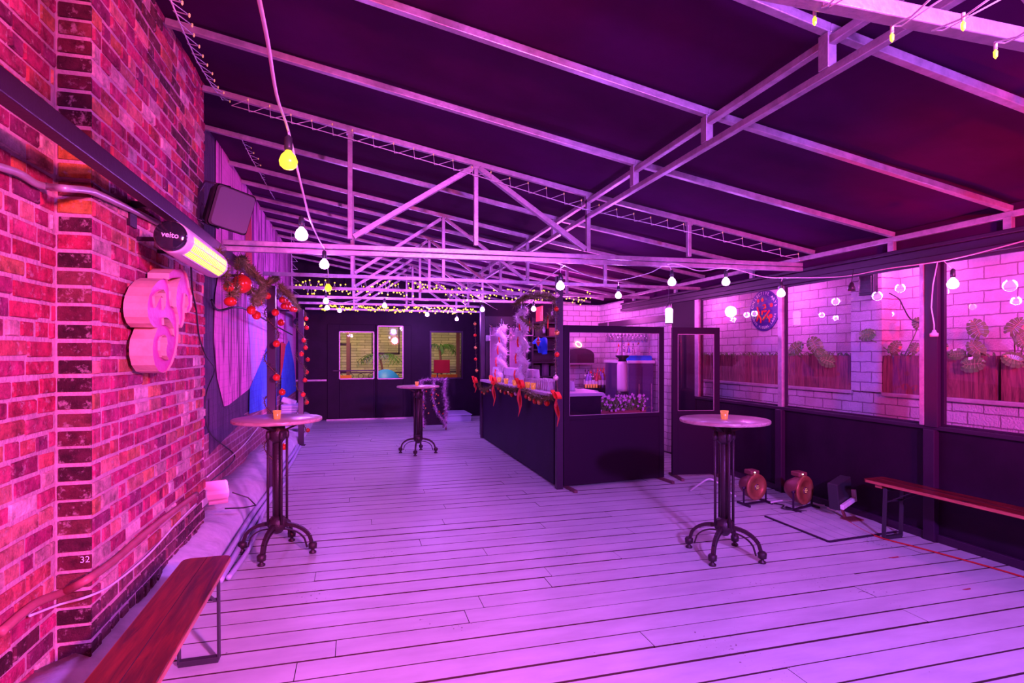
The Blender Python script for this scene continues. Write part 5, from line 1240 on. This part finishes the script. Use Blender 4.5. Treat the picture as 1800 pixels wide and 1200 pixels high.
def leaf_mesh(mb, rib, c, r, nrm, up, split=True):
    nrm = Vector(nrm).normalized(); up = Vector(up); up = (up-nrm*up.dot(nrm)).normalized(); sd = up.cross(nrm)
    base = c-up*r*.55
    for s_ in (-1, 1):
        pts = []; nl = 6
        # lobes fanned from the midrib
        for k in range(nl):
            f0 = k/nl; f1 = (k+.9)/nl
            a0 = math.radians(162-158*f0); a1 = math.radians(162-158*f1)
            R0 = r; m0 = base+up*r*1.35*f0; m1 = base+up*r*1.35*f1
            t0 = c+(sd*s_*math.sin(a0)*.74+up*math.cos(a0))*R0; t1 = c+(sd*s_*math.sin(a1)*.74+up*math.cos(a1))*R0
            dn = -nrm*r*.18
            i0 = m0.lerp(t0,.6)+nrm*r*.05; i1 = m1.lerp(t1,.6)+nrm*r*.05
            if k < nl-1: nx = base+up*r*1.35*(k+1)/nl
            fa = (0,1,2,3); mb.add([m0, i0, i1, m1], [fa if s_ > 0 else fa[::-1]]); tip = t0.lerp(t1,.7)+(t0.lerp(t1,.7)-c)*.10
            mb.add([i0, t0+dn*.6, tip+dn*.7, t1+dn*.6, i1], [(0,1,2,3,4) if s_ > 0 else (4,3,2,1,0)])
            rib.tube([m0.lerp(m1,.4)+nrm*.003, i0.lerp(i1,.5)+nrm*.003], r*.012, 4, caps=False)
    rib.tube([base+nrm*.003, c+nrm*.004, base+up*r*1.3+nrm*.003], [r*.03,r*.025,r*.012], 5)
    return base
def monstera(root, leaves, label):
    t = thing('monstera_plant', root, label, 'plant', 'split-leaf plants'); root = Vector(root)
    for (u, v, px, lean) in leaves:
        c = PX(u, v, XP-.05); r = px*c.y/990*.62
        a = MB(); b = MB(); base = leaf_mesh(a, b, c, r, (-1, -.55+.2*lean, .25), (0, -lean, 1.0 if abs(lean) < 1.5 else .3))
        o = a.build('leaf', M['leaf'], t); b.build('ribs', M['leaf_rib'], o, origin=t.location)
        MB().tube([base, base.lerp(root,.4)+Vector((.02,0,.02)), root], .005, 5).build('stem', M['leaf2'], t)
def rt(u): p = PX(u, 640, XP+.07); return (XP+.07, p.y, 1.53)
monstera(rt(1425), [(1397,612,30,1.2),(1432,606,32,-.7),(1444,623,26,-1.2),(1455,634,30,-1.8)], 'split-leaf plant in the planter seen left of the brick pier')
monstera(rt(1585), [(1523,588,30,1.6),(1572,611,28,.5),(1606,612,24,.4),(1613,568,24,-.2)], 'split-leaf plant just right of the brick pier')
monstera(rt(1700), [(1718,578,42,-.5),(1680,622,30,1.8),(1716,612,36,-1.0),(1708,640,42,1.9),(1655,612,24,.6)], 'large split-leaf plant right of the dark window post')
monstera(rt(1785), [(1785,574,42,.7),(1796,598,32,-.5),(1783,632,40,-2.0)], 'split-leaf plant cut by the right edge of the photo')

# round sign
sc_ = PX(1343, 545.5, XN-.012); t = thing('round_sign', sc_, 'round violet sign with white lettering and red figures on the white brick', 'sign')
RS = .285
nn = 48; dsk = MB(); dsk.prism([sc_+Vector((0,-RS*math.cos(2*PI*i/nn),RS*math.sin(2*PI*i/nn))) for i in range(nn)][::-1], (.010,0,0)); dsk.build('disc', M['sign_violet'], t)
def arc_text(txt, rad, mid, size, top, mb):
    n = len(txt); step = size*.78/rad
    for k, ch in enumerate(txt):
        if ch == ' ': continue
        a = mid+(k-(n-1)/2)*step*(-1 if top else 1)     # angle measured from the viewer's right, counter-clockwise
        vs, fs = text_pts(ch, size, .0012); rot = a-PI/2 if top else a+PI/2
        for f_ in (0,): mb.add([sc_+Vector((-.006, -(rad*math.cos(a)+p.x*math.cos(rot)-p.y*math.sin(rot)), rad*math.sin(a)+p.x*math.sin(rot)+p.y*math.cos(rot))) for p in vs], fs)
lt = MB(); arc_text('COLLECTIVE ARTS', RS*.83, PI/2, .058, True, lt); arc_text('AUDIO VISUAL LAGER', RS*.83, -PI/2, .046, False, lt)
lt.build('lettering', M['paper_white'], t)
def P2(a, b): return sc_+Vector((-.005, -a*RS, b*RS))
fg = MB()
for pts in ([(-.05,.25),(.1,.27),(.12,.12),(.0,.08)], [(.0,.0),(.05,-.08),(.18,-.02)], [(.4,-.02),(.2,-.22),(.02,-.38),(-.03,-.48)], [(-.45,.2),(-.4,.0),(-.3,-.1)], [(-.35,-.1),(-.42,-.35),(-.5,-.5)], [(-.35,-.2),(-.2,-.4),(-.22,-.6)], [(.25,-.3),(.4,-.45),(.38,-.6)], [(-.1,.0),(-.12,-.2)]):
    fg.tube([P2(*q) for q in pts], .012, 5)
for a, b, r in ((.52,.22,.10),(.48,-.3,.11),(-.4,.5,.09),(-.1,.52,.09)): fg.prism([P2(a+r*math.cos(q), b+r*math.sin(q)) for q in [2*PI*i/14 for i in range(14)]], (.003,0,0))
fg.build('red_figures', M['ribbon'], t)

# ================================================================== ALLEY BEHIND THE BACK WALL
MB().box(-4, 7, 19.0, 19.1, -.1, 6).build('wall_alley', M['siding'], kind='structure')
MB().box(-4, 7, 14.45, 19, -.12, -.02).build('floor_alley', M['concrete'], kind='structure')
t = thing('alley_railing', (0, 17.2, 0), 'dark scrolled railing in the yellow-lit alley beyond the doors', 'railing')
r_ = MB(); r_.bar((-3,17.2,1.05),(5.5,17.2,1.05),.05,.04); r_.build('top_rail', M['black_steel'], t); MB().bar((-3,17.2,.85),(5.5,17.2,.85),.03,.03).bar((-3,17.2,.12),(5.5,17.2,.12),.03,.03).build('lower_rail', M['black_steel'], t)
bal = MB()
for k in range(58): bal.bar((-2.9+.145*k,17.2,.12),(-2.9+.145*k,17.2,.85),.018,.018)
bal.build('balusters', M['black_steel'], t)
scr = MB()
for k in range(29): scr.tube([Vector((-2.8+.29*k+.08*math.cos(a), 17.2, .95+.07*math.sin(a))) for a in [2*PI*i/10 for i in range(11)]], .008, 4)
scr.build('scrollwork', M['black_steel'], t)
def alley_bench(x0, x1, label):
    t = thing('alley_bench', ((x0+x1)/2, 15.8, 0), label, 'bench', 'orange benches in the alley')
    MB().box(x0,x1,15.9,15.95,.62,1.02).build('back_board', M['orange_paint'], t); MB().box(x0,x1,15.5,15.9,.42,.46).build('seat', M['orange_paint'], t)
    for x in (x0+.05, x1-.05): MB().bar((x,15.55,-.02),(x,15.55,.42),.05,.05).bar((x,15.92,-.02),(x,15.92,.62),.05,.05).build('leg', M['orange_paint'], t)
alley_bench(-1.05, -.15, 'orange bench in the alley seen through the left door glass')
alley_bench(2.0, 2.75, 'orange bench in the alley seen through the small right window')
t = thing('alley_table', (.78, 16, 0), 'round bright blue tabletop tipped up in the alley behind the right door glass', 'table')
MB().lathe([(.001,-.015),(.40,-.015),(.40,.015),(.001,.015)], 32, (.76,16,.78), Matrix.Rotation(math.radians(80),3,'X')).build('tabletop', M['blue_paint'], t); MB().bar((.5,16.05,-.02),(.62,16.04,.6),.03,.03).bar((1.0,16.05,-.02),(.9,16.04,.6),.03,.03).build('leg', M['black_steel'], t)
for k, (x, y, s_, lb) in enumerate(((.7,17.8,1.0,'palm in the alley behind the right door glass'),(2.5,17.6,1.2,'palm in the alley behind the small right window'),(-1.2,17.9,.7,'palm at the left edge of the left door glass'))):
    t = thing('potted_palm', (x, y, 0), 'dark '+lb, 'palm', 'alley palms')
    MB().lathe([(.001,-.02),(.18,-.02),(.22,.35),(.001,.35)], 14, (x,y,0)).build('pot', M['can_body'], t); MB().tube([(x,y,.3),(x+.05,y,1.1),(x-.02,y,1.5*s_)], .035, 6).build('trunk', M['tinsel_wood'], t)
    rr = random.Random(k); fr = MB()
    for i in range(16):
        a = rr.uniform(0,2*PI); L_ = rr.uniform(.4,.75)*s_; pts = [Vector((x,y,1.5*s_))+Vector((math.cos(a)*L_*q, math.sin(a)*L_*q*.6, L_*(.75*q-.95*q*q))) for q in [j/7 for j in range(8)]]
        fr.tube(pts, .008, 4)
        for p in pts[1:]:
            for q in (-1,1): fr.add([p, p+Vector((.03,0,-.02)), p+Vector((q*.10*math.sin(a)+.03, 0, -.14))], [(0,1,2)])
    fr.build('fronds', M['leaf'], t)
for x in (-.25, 2.9):
    tag(MB().box(x-.05,x+.05,16.6,16.7,-.02,3).box(x-.07,x+.07,16.58,16.72,-.02,.1).build('alley_post', M['tinsel_wood']), 'dark post in the alley seen through the %s' % ('left door glass' if x < 0 else 'small right window'), 'post', 'alley posts')
o = MB().box(2.02,2.42,15.28,15.3,1.10,1.42).box(2.0,2.44,15.3,15.32,1.08,1.44).build('alley_sign', M['ribbon']); tag(o, 'red sign board in the alley behind the small right window', 'sign')
# drop the legs of the sign board
MB().bar((2.1,15.31,-.02),(2.1,15.31,1.08),.03,.03).build('sign_leg', M['black_steel'], o, origin=o.location)

for k, (x, z, w_, h_) in enumerate(((-.9,1.9,.7,.05),(.45,2.5,.9,.05))):
    o = MB().box(x,x+w_,18.93,18.99,z,z+h_).box(x,x+w_,18.95,18.99,z-.9,z-.85).box(x,x+.04,18.95,18.99,z-.9,z).box(x+w_-.04,x+w_,18.95,18.99,z-.9,z).build('alley_window_frame', M['black_steel']); tag(o, 'dark window frame on the yellow alley wall seen through the %s door glass' % ('left','right')[k], 'window frame')
# ================================================================== LIGHT
VIO = (.46,.125,1.0); MAG = (.95,.12,.85); PNK = (1.0,.10,.30); AMB = (1.0,.50,.08)
def pl(name, p, col, w, r=.05, parent=None):
    l = bpy.data.lights.new(name, 'POINT'); l.color = col; l.energy = w; l.shadow_soft_size = r
    o = bpy.data.objects.new(name, l); C.objects.link(o); o.location = p; return o
def spot(name, p, tgt, col, w, ang, r=.1, blend=.6):
    l = bpy.data.lights.new(name, 'SPOT'); l.color = col; l.energy = w; l.shadow_soft_size = r; l.spot_size = math.radians(ang); l.spot_blend = blend
    o = bpy.data.objects.new(name, l); C.objects.link(o); o.location = p
    o.rotation_euler = (Vector(tgt)-Vector(p)).to_track_quat('-Z', 'Y').to_euler(); return o
for i, (p, warm, wt) in enumerate(BULBS):
    pl('bulb_light', p, AMB if warm else VIO, (2.5 if warm else (30 if i < 3 else 100 if i < 14 else 75 if i < 16 else 24)), .05)
# unseen fill lamps added near and behind the camera, as if strings went on
for p, c, w_ in (((-.28,.6,2.5),PNK,20),((-.28,-1.2,2.5),PNK,50),((1.6,-1.0,2.45),VIO,14),((3.4,-.8,2.45),VIO,14),((4.3,1.2,2.4),PNK,8)): pl('bulb_light', p, c, w_, .05)
# flood lamps, then an added fill spot for the deck
spot('left_flood', (1.9,-1.6,2.3), (-1.2,3.2,1.6), PNK, 1800, 80, .15, .9)
spot('ledge_flood', (-.82,5.0,.5), (-1.42,7.6,2.0), MAG, 90, 120, .05, .9)
spot('ledge_flood', (-.95,9.2,.5), (-1.42,11.5,2.2), MAG, 40, 120, .05, .9)
spot('red_wash', (3.0,-.9,2.2), (4.95,3.0,2.45), (1,.0,.03), 1500, 62, .1, 1)
spot('right_can', (4.0,4.85,.5), (4.35,2.2,2.75), (1,.0,.02), 420, 60, .08, 1)
spot('deck_fill', (1.8,-1.2,2.75), (1.9,4.2,0), VIO, 1950, 112, .12, .9)  # unseen spot without a fixture, added to brighten the deck boards
for y in (1.6,3.0,4.3,6.0,7.6): pl('gap_fill', (5.08,y,2.45), MAG, 20, .06)  # fill lights added in the gap to brighten the outside brick
pl('bar_fill', (3.2,8.6,2.35), MAG, 60, .1)  # added fill over the bar, no fixture modelled
pl('bar_fill', (4.3,10.0,2.3), MAG, 28, .1)  # second added fill, for the rear of the bar
pl('rear_fill', (1.5,12.8,2.3), VIO, 50, .06)  # no bulb hangs here; fill added for the rear deck
spot('alley_light', (.5,15.0,3.4), (.6,19,1.2), (1,.78,.35), 420, 120, .2, .5)
w = bpy.data.worlds.new('night'); w.use_nodes = True; bpy.context.scene.world = w
w.node_tree.nodes['Background'].inputs[0].default_value = (.35,.02,.5,1); w.node_tree.nodes['Background'].inputs[1].default_value = .12
sc = bpy.context.scene
sc.view_settings.view_transform = 'Standard'; sc.view_settings.look = 'None'; sc.view_settings.gamma = 1; sc.view_settings.exposure = .2
sc.view_settings.use_curve_mapping = False
cy = sc.cycles; cy.use_denoising = True; cy.max_bounces = 6; cy.diffuse_bounces = 3; cy.glossy_bounces = 3; cy.transparent_max_bounces = 16; cy.transmission_bounces = 4
cy.caustics_reflective = False; cy.caustics_refractive = False; cy.sample_clamp_indirect = 4; cy.use_adaptive_sampling = True; cy.adaptive_threshold = .02
